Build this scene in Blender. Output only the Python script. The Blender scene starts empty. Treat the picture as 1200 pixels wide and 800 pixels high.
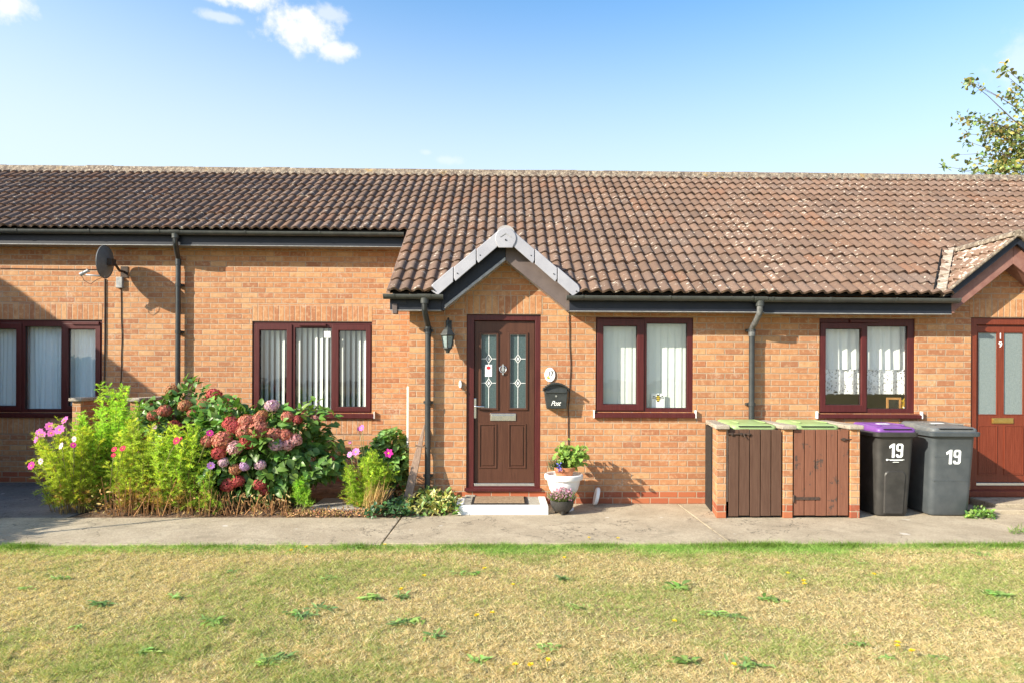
import bpy, math, random
import numpy as np
from mathutils import Vector, Matrix

random.seed(7)
RNG = np.random.default_rng(11)
SC = bpy.context.scene
COL = SC.collection
WL = {}          # object name -> world location of its origin

# ------------------------------------------------------------------ camera model
F = 763.0; CX = 606.65; CY = 440.0
CAM = Vector((0.0, -7.81, 1.535))
YAW = math.radians(1.1); ROLL = 0.0037
_f = Vector((math.sin(YAW), math.cos(YAW), 0)); _r0 = Vector((math.cos(YAW), -math.sin(YAW), 0)); _u0 = Vector((0, 0, 1))
_r = (_r0 * math.cos(ROLL) + _u0 * math.sin(ROLL)); _u = (_u0 * math.cos(ROLL) - _r0 * math.sin(ROLL))


def at(px, py, Y):
    d = _f * F + _r * (px - CX) - _u * (py - CY)
    t = (Y - CAM.y) / d.y
    return CAM + d * t


def xx(px, Y=0.0): return at(px, 440, Y).x
def zz(py, Y=0.0, px=592): return at(px, py, Y).z


def gz(px, py, z=0.0):
    d = _f * F + _r * (px - CX) - _u * (py - CY)
    return CAM + d * ((z - CAM.z) / d.z)


# ------------------------------------------------------------------ object helpers
def tag(o, label=None, cat=None, group=None, kind=None):
    if label: o['label'] = label
    if cat: o['category'] = cat
    if group: o['group'] = group
    if kind: o['kind'] = kind
    return o


def wl(o): return WL[o.name] if o is not None else Vector((0, 0, 0))


def thing(name, label, cat, loc, group=None):
    o = bpy.data.objects.new(name, None); COL.objects.link(o)
    o.empty_display_size = 0.1
    o.location = loc; WL[o.name] = Vector(loc)
    return tag(o, label, cat, group)


def finish(me, name, mat, parent, V, smooth=False, bevel=0.0, origin=None, segs=2):
    """place mesh (verts already world space in numpy V) with a sensible origin"""
    if origin is None:
        lo, hi = V.min(0), V.max(0)
        origin = ((lo + hi) / 2) if parent is not None else np.array([(lo[0] + hi[0]) / 2, (lo[1] + hi[1]) / 2, lo[2]])
    origin = np.array(origin, dtype=float)
    me.vertices.foreach_set('co', (V - origin).astype(np.float32).ravel())
    me.update()
    for m in (mat if isinstance(mat, (list, tuple)) else [mat]):
        me.materials.append(m)
    o = bpy.data.objects.new(name, me); COL.objects.link(o)
    WL[o.name] = Vector(origin)
    if parent is not None:
        o.parent = parent
        o.location = Vector(origin) - wl(parent)
    else:
        o.location = Vector(origin)
    if smooth is not False:
        me.polygons.foreach_set('use_smooth', [True] * len(me.polygons))
        if smooth is not True:
            md = None
            try:
                me.set_sharp_from_angle(angle=math.radians(smooth))
            except Exception:
                pass
    if bevel > 0:
        b = o.modifiers.new('bevel', 'BEVEL'); b.width = bevel; b.segments = segs
        b.limit_method = 'ANGLE'; b.angle_limit = math.radians(40)
        b.harden_normals = False
    return o


class MB:
    def __init__(self): self.v = []; self.f = []; self.c = []; self.m = []

    def add(self, vs, fs, col=(1, 1, 1), mi=0):
        n = len(self.v); self.v.extend([tuple(p) for p in vs])
        for f in fs:
            self.f.append(tuple(i + n for i in f)); self.c.append(col); self.m.append(mi)
        return self

    def box(self, x0, x1, y0, y1, z0, z1, col=(1, 1, 1), mi=0, M=None):
        vs = [Vector(p) for p in ((x0, y0, z0), (x1, y0, z0), (x1, y1, z0), (x0, y1, z0), (x0, y0, z1), (x1, y0, z1), (x1, y1, z1), (x0, y1, z1))]
        if M is not None: vs = [M @ p for p in vs]
        return self.add(vs, [(0, 3, 2, 1), (4, 5, 6, 7), (0, 1, 5, 4), (1, 2, 6, 5), (2, 3, 7, 6), (3, 0, 4, 7)], col, mi)

    def prism_y(self, poly, y0, y1, col=(1, 1, 1), mi=0):
        """poly: list of (x,z), extruded in y"""
        n = len(poly)
        vs = [(x, y0, z) for x, z in poly] + [(x, y1, z) for x, z in poly]
        fs = [tuple(range(n)), tuple(range(2 * n - 1, n - 1, -1))] + [(i, i + n, (i + 1) % n + n, (i + 1) % n) for i in range(n)]
        return self.add(vs, fs, col, mi)

    def prism_x(self, poly, x0, x1, col=(1, 1, 1), mi=0):
        n = len(poly)
        vs = [(x0, y, z) for y, z in poly] + [(x1, y, z) for y, z in poly]
        fs = [tuple(range(n)), tuple(range(2 * n - 1, n - 1, -1))] + [(i, i + n, (i + 1) % n + n, (i + 1) % n) for i in range(n)]
        return self.add(vs, fs, col, mi)

    def tube(self, pts, r, n=8, cap=True, col=(1, 1, 1), mi=0):
        pts = [Vector(p) for p in pts]
        rs = r if isinstance(r, (list, tuple)) else [r] * len(pts)
        rings = []; up = Vector((0.123, 0.77, 0.31)).normalized()
        vs = []
        for i, p in enumerate(pts):
            a = pts[max(i - 1, 0)]; b = pts[min(i + 1, len(pts) - 1)]
            t = (b - a).normalized()
            s = t.cross(up)
            if s.length < 1e-4: s = t.cross(Vector((1, 0, 0)))
            s.normalize(); w = s.cross(t)
            up = w if w.length > .1 else up
            up = w
            for k in range(n):
                an = 2 * math.pi * k / n
                vs.append(p + (s * math.cos(an) + w * math.sin(an)) * rs[i])
        fs = []
        for i in range(len(pts) - 1):
            for k in range(n):
                fs.append((i * n + k, i * n + (k + 1) % n, (i + 1) * n + (k + 1) % n, (i + 1) * n + k))
        if cap:
            fs.append(tuple(range(n - 1, -1, -1))); fs.append(tuple(range((len(pts) - 1) * n, len(pts) * n)))
        return self.add(vs, fs, col, mi)

    def rings(self, rings, cap=True, col=(1, 1, 1), mi=0):
        n = len(rings[0]); vs = [p for r in rings for p in r]; fs = []
        for i in range(len(rings) - 1):
            for k in range(n):
                fs.append((i * n + k, i * n + (k + 1) % n, (i + 1) * n + (k + 1) % n, (i + 1) * n + k))
        if cap:
            fs.append(tuple(range(n - 1, -1, -1))); fs.append(tuple(range((len(rings) - 1) * n, len(rings) * n)))
        return self.add(vs, fs, col, mi)

    def lathe(self, prof, c, n=24, sx=1, sy=1, cap=True, col=(1, 1, 1), mi=0):
        """prof: list of (r,z) relative to c"""
        rr = [[(c[0] + r * sx * math.cos(2 * math.pi * k / n), c[1] + r * sy * math.sin(2 * math.pi * k / n), c[2] + z) for k in range(n)] for r, z in prof]
        return self.rings(rr, cap, col, mi)

    def disc_y(self, cx, cz, rx, rz, y0, y1, n=24, col=(1, 1, 1), mi=0):
        return self.prism_y([(cx + rx * math.cos(2 * math.pi * k / n), cz + rz * math.sin(2 * math.pi * k / n)) for k in range(n)], y0, y1, col, mi)

    def build(self, name, mat, parent=None, smooth=False, bevel=0.0, origin=None, cols=False, segs=2):
        me = bpy.data.meshes.new(name)
        V = np.array(self.v, dtype=float)
        me.from_pydata([(0, 0, 0)] * len(self.v), [], self.f)
        if len(set(self.m)) > 1:
            me.polygons.foreach_set('material_index', self.m)
        if cols:
            ca = me.color_attributes.new('Col', 'FLOAT_COLOR', 'CORNER')
            arr = np.array([(*c, 1.0) for c in self.c], dtype=np.float32)
            n = np.array([len(f) for f in self.f])
            ca.data.foreach_set('color', np.repeat(arr, n, axis=0).ravel())
        o = finish(me, name, mat, parent, V, smooth, bevel, origin, segs)
        return o


def npmesh(name, V, T, C, mat, parent=None, smooth=False, origin=None):
    """triangle mesh from arrays V (n,3), T (m,3), C (m,3) per-face colours"""
    me = bpy.data.meshes.new(name)
    n, m = len(V), len(T)
    me.vertices.add(n); me.loops.add(m * 3); me.polygons.add(m)
    me.loops.foreach_set('vertex_index', T.astype(np.int32).ravel())
    me.polygons.foreach_set('loop_start', np.arange(0, m * 3, 3, dtype=np.int32))
    me.polygons.foreach_set('loop_total', np.full(m, 3, dtype=np.int32))
    me.vertices.foreach_set('co', V.astype(np.float32).ravel())
    me.update(calc_edges=True)
    if C is not None:
        ca = me.color_attributes.new('Col', 'FLOAT_COLOR', 'CORNER')
        arr = np.concatenate([C, np.ones((m, 1))], axis=1).astype(np.float32)
        ca.data.foreach_set('color', np.repeat(arr, 3, axis=0).ravel())
    return finish(me, name, mat, parent, V, smooth, 0, origin)


def copy_tree(o, loc=None, rz=None, scale=None, parent=None, **props):
    c = o.copy(); COL.objects.link(c)
    if parent is not None: c.parent = parent
    if loc is not None: c.location = loc
    if rz is not None: c.rotation_euler = (c.rotation_euler[0], c.rotation_euler[1], rz)
    if scale is not None: c.scale = (scale, scale, scale)
    for k, v in props.items(): c[k] = v
    WL[c.name] = Vector(c.location)
    for ch in list(o.children): copy_tree(ch, parent=c)
    return c


# ------------------------------------------------------------------ leaf geometry (numpy)
def unit(a): return a / np.maximum(np.linalg.norm(a, axis=-1, keepdims=True), 1e-9)


def leaf_arrays(P, D, N, L, W, C, droop=0.25, fold=0.18, heart=False):
    """ovate leaves: base points P, growth direction D, face normal N, length L, width W, colour C"""
    n = len(P); D = unit(D); S = unit(np.cross(D, N)); N = unit(np.cross(S, D))
    L = L[:, None]; W = W[:, None] / 2
    if heart: prof = [(-.06, .0), (.30, 1.0), (.68, .75)]
    else: prof = [(0, .0), (.38, 1.0), (.72, .72)]

    def pt(t, w, f): return P + D * L * t + S * W * w + N * (W * fold * 2 * abs(w) * f - L * droop * t * t)
    v = [pt(prof[0][0], 0, 0), pt(prof[1][0], -prof[1][1], 1), pt(prof[1][0], 0, 0), pt(prof[1][0], prof[1][1], 1),
         pt(prof[2][0], -prof[2][1], 1), pt(prof[2][0], 0, 0), pt(prof[2][0], prof[2][1], 1), pt(1.0, 0, 0)]
    V = np.stack(v, 1).reshape(-1, 3)
    t = np.array([(0, 2, 1), (0, 3, 2), (1, 5, 4), (1, 2, 5), (2, 6, 5), (2, 3, 6), (4, 5, 7), (5, 6, 7)])
    T = (np.arange(n)[:, None, None] * 8 + t[None]).reshape(-1, 3)
    return V, T, np.repeat(C, 8, axis=0)


def strip_arrays(P, D, L, W, C, rng=RNG):
    """thin pointed blades: one triangle each"""
    n = len(P); D = unit(D); S = unit(np.cross(D, unit(rng.normal(size=(n, 3)))))
    V = np.stack([P - S * W[:, None] / 2, P + S * W[:, None] / 2, P + D * L[:, None]], 1).reshape(-1, 3)
    return V, np.arange(n * 3).reshape(-1, 3), C


def merge(parts):
    Vs, Ts, Cs, o = [], [], [], 0
    for V, T, C in parts:
        Vs.append(V); Ts.append(T + o); Cs.append(C); o += len(V)
    return np.concatenate(Vs), np.concatenate(Ts), np.concatenate(Cs)


def vary(base, n, s=0.25, rng=RNG):
    b = np.array(base, dtype=float)
    if b.ndim == 1: b = np.repeat(b[None], n, 0)
    k = 1 + rng.normal(0, s, (n, 1)); h = 1 + rng.normal(0, s * 0.3, (n, 3))
    return np.clip(b * k * h, 0.004, 0.95)


def vnoise(x, y, seed=0):
    """smooth 2-D value noise in [0,1]"""
    r = np.random.default_rng(seed).random((64, 64))
    xi, yi = np.floor(x).astype(int), np.floor(y).astype(int); fx, fy = x - xi, y - yi
    fx = fx * fx * (3 - 2 * fx); fy = fy * fy * (3 - 2 * fy)
    g = lambda a, b: r[a % 64, b % 64]
    return (g(xi, yi) * (1 - fx) + g(xi + 1, yi) * fx) * (1 - fy) + (g(xi, yi + 1) * (1 - fx) + g(xi + 1, yi + 1) * fx) * fy


# ------------------------------------------------------------------ materials
class NT:
    """tiny node-tree helper"""
    def __init__(self, name):
        self.mat = bpy.data.materials.new(name); self.mat.use_nodes = True
        self.t = self.mat.node_tree; self.t.nodes.clear()
        self.out = self.t.nodes.new('ShaderNodeOutputMaterial')

    def n(self, typ, **kw):
        nd = self.t.nodes.new(typ)
        for k, v in kw.items(): setattr(nd, k, v)
        return nd

    def l(self, a, b): self.t.links.new(a, b); return self

    def put(self, sock, v):
        if isinstance(v, bpy.types.NodeSocket): self.t.links.new(v, sock)
        elif v is not None: sock.default_value = v

    def math(self, op, a, b=None, c=None, clamp=False):
        nd = self.n('ShaderNodeMath', operation=op, use_clamp=clamp)
        self.put(nd.inputs[0], a); self.put(nd.inputs[1], b); self.put(nd.inputs[2], c)
        return nd.outputs[0]

    def mix(self, fac, a, b, blend='MIX'):
        nd = self.n('ShaderNodeMix', data_type='RGBA', blend_type=blend)
        self.put(nd.inputs[0], fac)
        self.put(nd.inputs[6], a if isinstance(a, bpy.types.NodeSocket) else (*a, 1))
        self.put(nd.inputs[7], b if isinstance(b, bpy.types.NodeSocket) else (*b, 1))
        return nd.outputs[2]

    def noise(self, vec, scale, detail=3, rough=.55, out=0, dist=0):
        nd = self.n('ShaderNodeTexNoise'); self.put(nd.inputs['Vector'], vec)
        nd.inputs['Scale'].default_value = scale; nd.inputs['Detail'].default_value = detail
        nd.inputs['Roughness'].default_value = rough; nd.inputs['Distortion'].default_value = dist
        return nd.outputs[out]

    def smooth(self, v, a, b):
        nd = self.n('ShaderNodeMapRange', interpolation_type='SMOOTHSTEP'); self.put(nd.inputs[0], v)
        nd.inputs[1].default_value = a; nd.inputs[2].default_value = b
        return nd.outputs[0]

    def ramp(self, v, stops, interp='LINEAR'):
        nd = self.n('ShaderNodeValToRGB'); self.put(nd.inputs[0], v)
        cr = nd.color_ramp; cr.interpolation = interp
        while len(cr.elements) < len(stops): cr.elements.new(0.5)
        for e, (p, c) in zip(cr.elements, stops): e.position = p; e.color = (*c, 1)
        return nd.outputs[0]

    def bump(self, h, strength=.3, dist=.01, normal=None):
        nd = self.n('ShaderNodeBump'); self.put(nd.inputs['Height'], h)
        nd.inputs['Strength'].default_value = strength; nd.inputs['Distance'].default_value = dist
        if normal is not None: self.put(nd.inputs['Normal'], normal)
        return nd.outputs[0]

    def bsdf(self, color, rough=.7, spec=.4, metal=0.0, normal=None, coat=0, trans=None):
        nd = self.n('ShaderNodeBsdfPrincipled')
        self.put(nd.inputs['Base Color'], color if isinstance(color, bpy.types.NodeSocket) else (*color, 1))
        self.put(nd.inputs['Roughness'], rough); self.put(nd.inputs['Specular IOR Level'], spec)
        nd.inputs['Metallic'].default_value = metal; nd.inputs['Coat Weight'].default_value = coat
        if normal is not None: self.put(nd.inputs['Normal'], normal)
        return nd.outputs[0]

    def done(self, shader): self.t.links.new(shader, self.out.inputs[0]); return self.mat

    def pos(self): return self.n('ShaderNodeNewGeometry').outputs['Position']
    def obj(self): return self.n('ShaderNodeTexCoord').outputs['Object']


def mat_var(name, c1, c2, scale=8, rough=.6, spec=.4, bump=.0, bscale=40, detail=4, metal=0, coord='pos', coat=0, bdist=.005):
    m = NT(name); v = m.pos() if coord == 'pos' else m.obj()
    f = m.smooth(m.noise(v, scale, detail, .6), .3, .7)
    c = m.mix(f, c1, c2)
    nrm = m.bump(m.noise(v, bscale, 4, .6), bump, bdist) if bump > 0 else None
    return m.done(m.bsdf(c, rough, spec, metal, nrm, coat))


def mat_leaf(name, trans=.35, rough=.5, spec=.35, gain=1.0):
    """foliage: colour comes from the leaf's own attribute, a little light passes through"""
    m = NT(name)
    a = m.n('ShaderNodeAttribute', attribute_name='Col').outputs['Color']
    p = m.bsdf(a, rough, spec)
    if trans <= 0: return m.done(p)
    tl = m.n('ShaderNodeBsdfTranslucent')
    m.put(tl.inputs[0], m.mix(1.0, a, (1.1, 1.15, .6), 'MULTIPLY'))
    mx = m.n('ShaderNodeMixShader'); mx.inputs[0].default_value = trans
    m.l(p, mx.inputs[1]).l(tl.outputs[0], mx.inputs[2])
    return m.done(mx.outputs[0])


def mat_brick(name, soldier=False, zoff=0.0, uoff=0.0):
    m = NT(name)
    sp = m.n('ShaderNodeSeparateXYZ'); m.l(m.pos(), sp.inputs[0])
    X, Y, Z = sp.outputs
    wob = m.noise(m.pos(), 9, 2); wob = m.math('MULTIPLY', m.math('SUBTRACT', wob, .5), .010)
    u = m.math('ADD', m.math('ADD', X, Y), wob); u = m.math('ADD', u, 50.0 + uoff)
    wob2 = m.noise(m.pos(), 6.3, 2, out=1); sw = m.n('ShaderNodeSeparateXYZ'); m.l(wob2, sw.inputs[0])
    v = m.math('ADD', Z, m.math('MULTIPLY', m.math('SUBTRACT', sw.outputs[1], .5), .008))
    v = m.math('ADD', v, 7.5 + zoff)
    if soldier: bw, bh = .075, .225
    else: bw, bh = .225, .075
    row = m.math('FLOOR', m.math('DIVIDE', v, bh))
    uo = m.math('DIVIDE', u, bw)
    if not soldier: uo = m.math('ADD', uo, m.math('MULTIPLY', m.math('MODULO', row, 2.0), .5))
    colm = m.math('FLOOR', uo); fu = m.math('FRACT', uo); fv = m.math('FRACT', m.math('DIVIDE', v, bh))
    eu = m.math('MULTIPLY', m.math('MINIMUM', fu, m.math('SUBTRACT', 1.0, fu)), bw)
    ev = m.math('MULTIPLY', m.math('MINIMUM', fv, m.math('SUBTRACT', 1.0, fv)), bh)
    e = m.math('MINIMUM', eu, ev)
    brick = m.smooth(e, .0035, .0075)            # 0 mortar .. 1 brick
    cv = m.n('ShaderNodeCombineXYZ'); m.put(cv.inputs[0], colm); m.put(cv.inputs[1], row)
    wn = m.n('ShaderNodeTexWhiteNoise', noise_dimensions='3D'); m.l(cv.outputs[0], wn.inputs['Vector'])
    rnd = wn.outputs['Value']
    cols = m.ramp(rnd, [(0, (.300, .128, .066)), (.2, (.368, .166, .078)), (.42, (.420, .205, .094)), (.62, (.385, .176, .080)), (.8, (.465, .262, .128)), (1, (.335, .136, .066))])
    # drag-faced mottling inside every brick
    mot = m.noise(m.pos(), 17, 5, .65); mot2 = m.noise(m.pos(), 95, 3, .6)
    cols = m.mix(m.math('MULTIPLY', m.smooth(mot, .50, .64), .5), cols, (.52, .335, .195))
    cols = m.mix(m.math('MULTIPLY', m.smooth(mot, .47, .34), .40), cols, (.265, .098, .042))
    cols = m.mix(m.math('MULTIPLY', m.smooth(mot2, .56, .72), .35), cols, (.20, .095, .05))
    # engineering bricks of the two lowest courses
    dpc = m.math('MULTIPLY', m.math('LESS_THAN', Z, .151 if not soldier else -5.), m.math('GREATER_THAN', Z, -1))
    red = m.ramp(wn.outputs['Value'], [(0, (.26, .058, .028)), (.5, (.335, .083, .036)), (1, (.40, .125, .05))])
    cols = m.mix(dpc, cols, red)
    mort = m.mix(m.noise(m.pos(), 30, 3), (.285, .205, .145), (.43, .325, .235))
    cols = m.mix(brick, mort, cols)
    # big weather stains
    st = m.smooth(m.noise(m.pos(), 1.3, 4, .6), .42, .72)
    cols = m.mix(m.math('MULTIPLY', st, .16), cols, (.22, .13, .08))
    low = m.math('MULTIPLY', m.smooth(m.math('ADD', Z, m.math('MULTIPLY', m.noise(m.pos(), 5, 3), .35)), .5, .16), .18)
    cols = m.mix(low, cols, (.22, .14, .09))
    salt = m.math('MULTIPLY', m.smooth(m.noise(m.pos(), 2.3, 5, .7, dist=.5), .57, .70), m.smooth(m.noise(m.pos(), 40, 3, .6), .40, .62))
    cols = m.mix(m.math('MULTIPLY', salt, .42), cols, (.56, .47, .38))
    # damp run marks
    mp_ = m.n('ShaderNodeMapping'); m.l(m.pos(), mp_.inputs[0]); mp_.inputs['Scale'].default_value = (5.5, 5.5, .55)
    run = m.smooth(m.noise(mp_.outputs[0], 1.0, 4, .6), .60, .74); cols = m.mix(m.math('MULTIPLY', run, .22), cols, (.17, .105, .07))
    h = m.math('ADD', m.math('MULTIPLY', brick, 1.0), m.math('MULTIPLY', m.noise(m.pos(), 110, 4, .7), .35))
    nrm = m.bump(h, .75, .006)
    return m.done(m.bsdf(cols, .86, .25, 0, nrm))


def mat_tile(name, warm=0.0, lichen=.612):
    m = NT(name)
    a = m.n('ShaderNodeAttribute', attribute_name='Col').outputs['Color']
    p = m.pos()
    n1 = m.noise(p, 30, 4, .65); n2 = m.noise(p, 6, 4, .6)
    c = m.mix(m.math('MULTIPLY', m.smooth(n1, .4, .7), .45), a, (.115, .076, .056))
    c = m.mix(m.math('MULTIPLY', m.smooth(n2, .5, .75), .35), c, (.175, .135, .10))
    # white and ochre lichen blotches
    sc = m.n('ShaderNodeMapping'); m.l(p, sc.inputs[0]); sc.inputs['Scale'].default_value = (.8, 1.35, 1.35)
    l1 = m.noise(sc.outputs[0], 15, 5, .62); l2 = m.noise(p, 1.1, 3)
    th = m.math('ADD', l1, m.math('MULTIPLY', m.math('SUBTRACT', l2, .5), .22))
    lm = m.smooth(th, lichen, lichen + .07)
    c = m.mix(m.math('MULTIPLY', lm, .85), c, (.52, .46, .39))
    l3 = m.noise(p, 24, 4, .6); c = m.mix(m.math('MULTIPLY', m.smooth(l3, .66, .72), .6), c, (.33, .27, .12))
    dk = m.smooth(m.noise(p, 55, 3, .6), .60, .74)
    c = m.mix(m.math('MULTIPLY', dk, .55), c, (.055, .042, .035))
    nrm = m.bump(m.noise(p, 140, 4, .7), .4, .004)
    return m.done(m.bsdf(c, .95, .10, 0, nrm))


def mat_glass(name, tint=(.96, .985, .975), rough=0.0, bump=0.0):
    m = NT(name)
    nrm = m.bump(m.noise(m.pos(), 3.0, 2), .06, .02) if bump == 0 else m.bump(m.noise(m.pos(), 60, 3), bump, .01)
    tr = m.n('ShaderNodeBsdfTransparent'); tr.inputs[0].default_value = (*tint, 1)
    gl = m.n('ShaderNodeBsdfGlossy'); gl.inputs['Roughness'].default_value = rough
    m.l(nrm, gl.inputs['Normal'])
    lw = m.n('ShaderNodeLayerWeight'); fr = m.math('ADD', .045, m.math('MULTIPLY', m.math('POWER', lw.outputs['Facing'], 5.0), .95))
    mx = m.n('ShaderNodeMixShader'); m.put(mx.inputs[0], m.math('MULTIPLY', fr, 2.7, clamp=True))
    m.l(tr.outputs[0], mx.inputs[1]).l(gl.outputs[0], mx.inputs[2])
    return m.done(mx.outputs[0])


def mat_cloth(name, col, trans=.35):
    m = NT(name)
    wv = m.noise(m.pos(), 160, 2)
    c = m.mix(wv, col, tuple(x * .9 for x in col))
    d = m.bsdf(c, .9, .1); tl = m.n('ShaderNodeBsdfTranslucent'); tl.inputs[0].default_value = (*col, 1)
    mx = m.n('ShaderNodeMixShader'); mx.inputs[0].default_value = trans
    m.l(d, mx.inputs[1]).l(tl.outputs[0], mx.inputs[2])
    return m.done(mx.outputs[0])


def mat_concrete(name, c1, c2, c3, joints=False):
    m = NT(name); p = m.pos()
    n = m.noise(p, 2.2, 5, .6); n2 = m.noise(p, 14, 4, .65)
    c = m.mix(m.smooth(n, .3, .7), c1, c2)
    c = m.mix(m.math('MULTIPLY', m.smooth(n2, .48, .75), .55), c, c3)
    sp = m.noise(p, 62, 4, .75); c = m.mix(m.math('MULTIPLY', m.smooth(sp, .52, .68), .55), c, tuple(x * .50 for x in c1))
    c = m.mix(m.math('MULTIPLY', m.smooth(sp, .47, .34), .45), c, tuple(min(1, x * 1.45) for x in c2))
    bl = m.smooth(m.noise(p, 5.0, 3, .5), .705, .73); c = m.mix(m.math('MULTIPLY', bl, .6), c, (.62, .59, .54))
    st = m.smooth(m.noise(p, 2.6, 6, .72, dist=.8), .53, .68); c = m.mix(m.math('MULTIPLY', st, .40), c, tuple(x * .5 for x in c1))
    cr = m.math('ABSOLUTE', m.math('SUBTRACT', m.noise(p, .75, 6, .62), .5)); ck = m.math('MULTIPLY', m.smooth(cr, .0035, .0008), m.smooth(m.noise(p, .5, 2), .44, .52))
    c = m.mix(m.math('MULTIPLY', ck, .8), c, tuple(x * .28 for x in c1))
    h = m.math('SUBTRACT', m.math('ADD', m.noise(p, 160, 3, .7), m.math('MULTIPLY', n2, 2)), m.math('MULTIPLY', ck, 3))
    return m.done(m.bsdf(c, .9, .25, 0, m.bump(h, .5, .006)))


def mat_wood(name, c1, c2, rough=.5, spec=.4, worn=None, axis='z', bump=.25):
    m = NT(name); mp = m.n('ShaderNodeMapping'); m.l(m.pos(), mp.inputs[0])
    mp.inputs['Scale'].default_value = (14, 14, .8) if axis == 'z' else (.8, 14, 14)
    g = m.noise(mp.outputs[0], 5, 5, .6); c = m.mix(m.smooth(g, .3, .7), c1, c2)
    if worn:
        w = m.noise(m.pos(), 7, 6, .7); w2 = m.noise(mp.outputs[0], 3, 3)
        mk = m.smooth(m.math('ADD', w, m.math('MULTIPLY', m.math('SUBTRACT', w2, .5), .3)), worn[1], worn[1] + .03)
        c = m.mix(m.math('MULTIPLY', mk, .9), c, worn[0])
    return m.done(m.bsdf(c, rough, spec, 0, m.bump(g, bump, .004)))


M = {}
M['brick'] = mat_brick('brick'); M['soldier'] = mat_brick('soldier_brick', True)
M['brick_pier'] = mat_brick('pier_brick', uoff=.06)
M['tile'] = mat_tile('roof_tile', lichen=.612)
M['tile_mossy'] = mat_tile('lichened_tile', lichen=.545)
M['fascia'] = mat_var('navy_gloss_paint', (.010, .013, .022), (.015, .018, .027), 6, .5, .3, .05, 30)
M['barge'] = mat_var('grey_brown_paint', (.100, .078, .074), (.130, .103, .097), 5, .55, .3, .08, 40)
M['barge_red'] = mat_var('faded_red_brown_paint', (.185, .085, .070), (.24, .125, .10), 9, .6, .35, .15, 40)
M['gutter'] = mat_var('black_plastic', (.045, .050, .050), (.070, .076, .074), 9, .38, .5, .05, 60)
M['pipe'] = mat_var('pipe_plastic', (.022, .026, .028), (.036, .040, .042), 7, .36, .5)
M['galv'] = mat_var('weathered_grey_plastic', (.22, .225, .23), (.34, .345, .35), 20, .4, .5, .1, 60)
M['cap_white'] = mat_var('pale_grey_plastic', (.29, .295, .335), (.345, .35, .39), 5, .45, .4)
M['dark'] = mat_var('dark_gap', (.012, .011, .010), (.018, .017, .016), 6, .8, .2)
M['upvc'] = mat_wood('rosewood_foil', (.052, .008, .008), (.078, .014, .014), .42, .35, bump=.08)
M['upvc_red'] = mat_wood('mahogany_foil', (.128, .024, .0105), (.168, .036, .017), .42, .35, bump=.08)
M['door'] = mat_wood('brown_door', (.054, .0195, .0105), (.076, .0295, .0165), .45, .35, bump=.2)
M['gate_dark'] = mat_wood('dark_gate_paint', (.074, .037, .024), (.100, .054, .036), .65, .3, bump=.35)
M['gate_worn'] = mat_wood('worn_gate_paint', (.150, .060, .036), (.190, .082, .050), .65, .3, worn=((.060, .045, .038), .60), bump=.35)
M['chrome'] = mat_var('chrome', (.62, .62, .62), (.70, .70, .70), 20, .22, .5, metal=1)
M['steel'] = mat_var('satin_aluminium', (.58, .57, .54), (.66, .65, .62), 20, .38, .5, metal=1)
M['brass'] = mat_var('brass', (.62, .40, .12), (.70, .47, .16), 20, .35, .5, metal=1)
M['iron'] = mat_var('rusty_iron', (.035, .028, .025), (.075, .045, .032), 30, .7, .3, .3, 80)
M['white_paint'] = mat_var('white_paint', (.74, .74, .72), (.82, .82, .80), 7, .6, .3, .15, 50)
M['white_plastic'] = mat_var('white_plastic', (.72, .73, .73), (.80, .80, .79), 8, .4, .45)
M['enamel'] = mat_var('white_ceramic', (.80, .80, .79), (.84, .84, .83), 8, .18, .5)
M['ink'] = mat_var('black_ink', (.016, .016, .018), (.022, .022, .024), 8, .6, .3)
M['red_ink'] = mat_var('red_ink', (.55, .030, .035), (.60, .040, .045), 8, .6, .3)
M['yellow'] = mat_var('yellow_paint', (.70, .50, .03), (.78, .56, .05), 8, .6, .3)
M['green_ink'] = mat_var('green_paint', (.06, .20, .04), (.09, .26, .05), 8, .6, .3)
M['lead'] = mat_var('lead_came', (.60, .62, .62), (.68, .70, .70), 30, .35, .5)
M['white_sticker'] = mat_var('white_vinyl', (.80, .84, .84), (.84, .88, .88), 30, .5, .4)
M['glass'] = mat_glass('window_glass')
M['door_glass'] = NT('obscured_glass')
_m = M['door_glass']; _p = _m.pos()
M['door_glass'] = _m.done(_m.bsdf(_m.mix(_m.noise(_p, 70, 4, .7), (.020, .042, .046), (.085, .125, .125)), .16, .6, 0, _m.bump(_m.noise(_p, 90, 3, .6), .7, .006)))
_m = NT('obscured_glass_pale'); _p = _m.pos()
M['door_glass_pale'] = _m.done(_m.bsdf(_m.mix(_m.noise(_p, 60, 4, .7), (.11, .15, .155), (.24, .28, .275)), .16, .6, 0, _m.bump(_m.noise(_p, 90, 3, .6), .7, .006)))
M['lamp_glass'] = mat_var('frosted_lamp_glass', (.15, .195, .20), (.25, .31, .31), 30, .15, .6, .3, 60)
M['neck_grey'] = mat_var('scuffed_grey_plastic', (.075, .080, .082), (.15, .155, .158), 22, .4, .5, .1, 60)  # same dark plastic; its sunlit look is put in as a lighter grey
M['net'] = mat_cloth('net_curtain', (.80, .89, .95), .06)
M['net_white'] = mat_cloth('white_net', (.88, .90, .88), .10)
M['blind'] = mat_cloth('blind_fabric', (.86, .88, .84), .12)
M['blind_sage'] = mat_cloth('pale_blind_fabric', (.80, .86, .81), .12)
M['black_plastic'] = mat_var('black_bin_plastic', (.026, .025, .024), (.042, .040, .038), 9, .48, .45, .12, 120)
M['grey_plastic'] = mat_var('grey_bin_plastic', (.050, .060, .068), (.070, .080, .088), 7, .45, .45, .10, 120)
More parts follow.
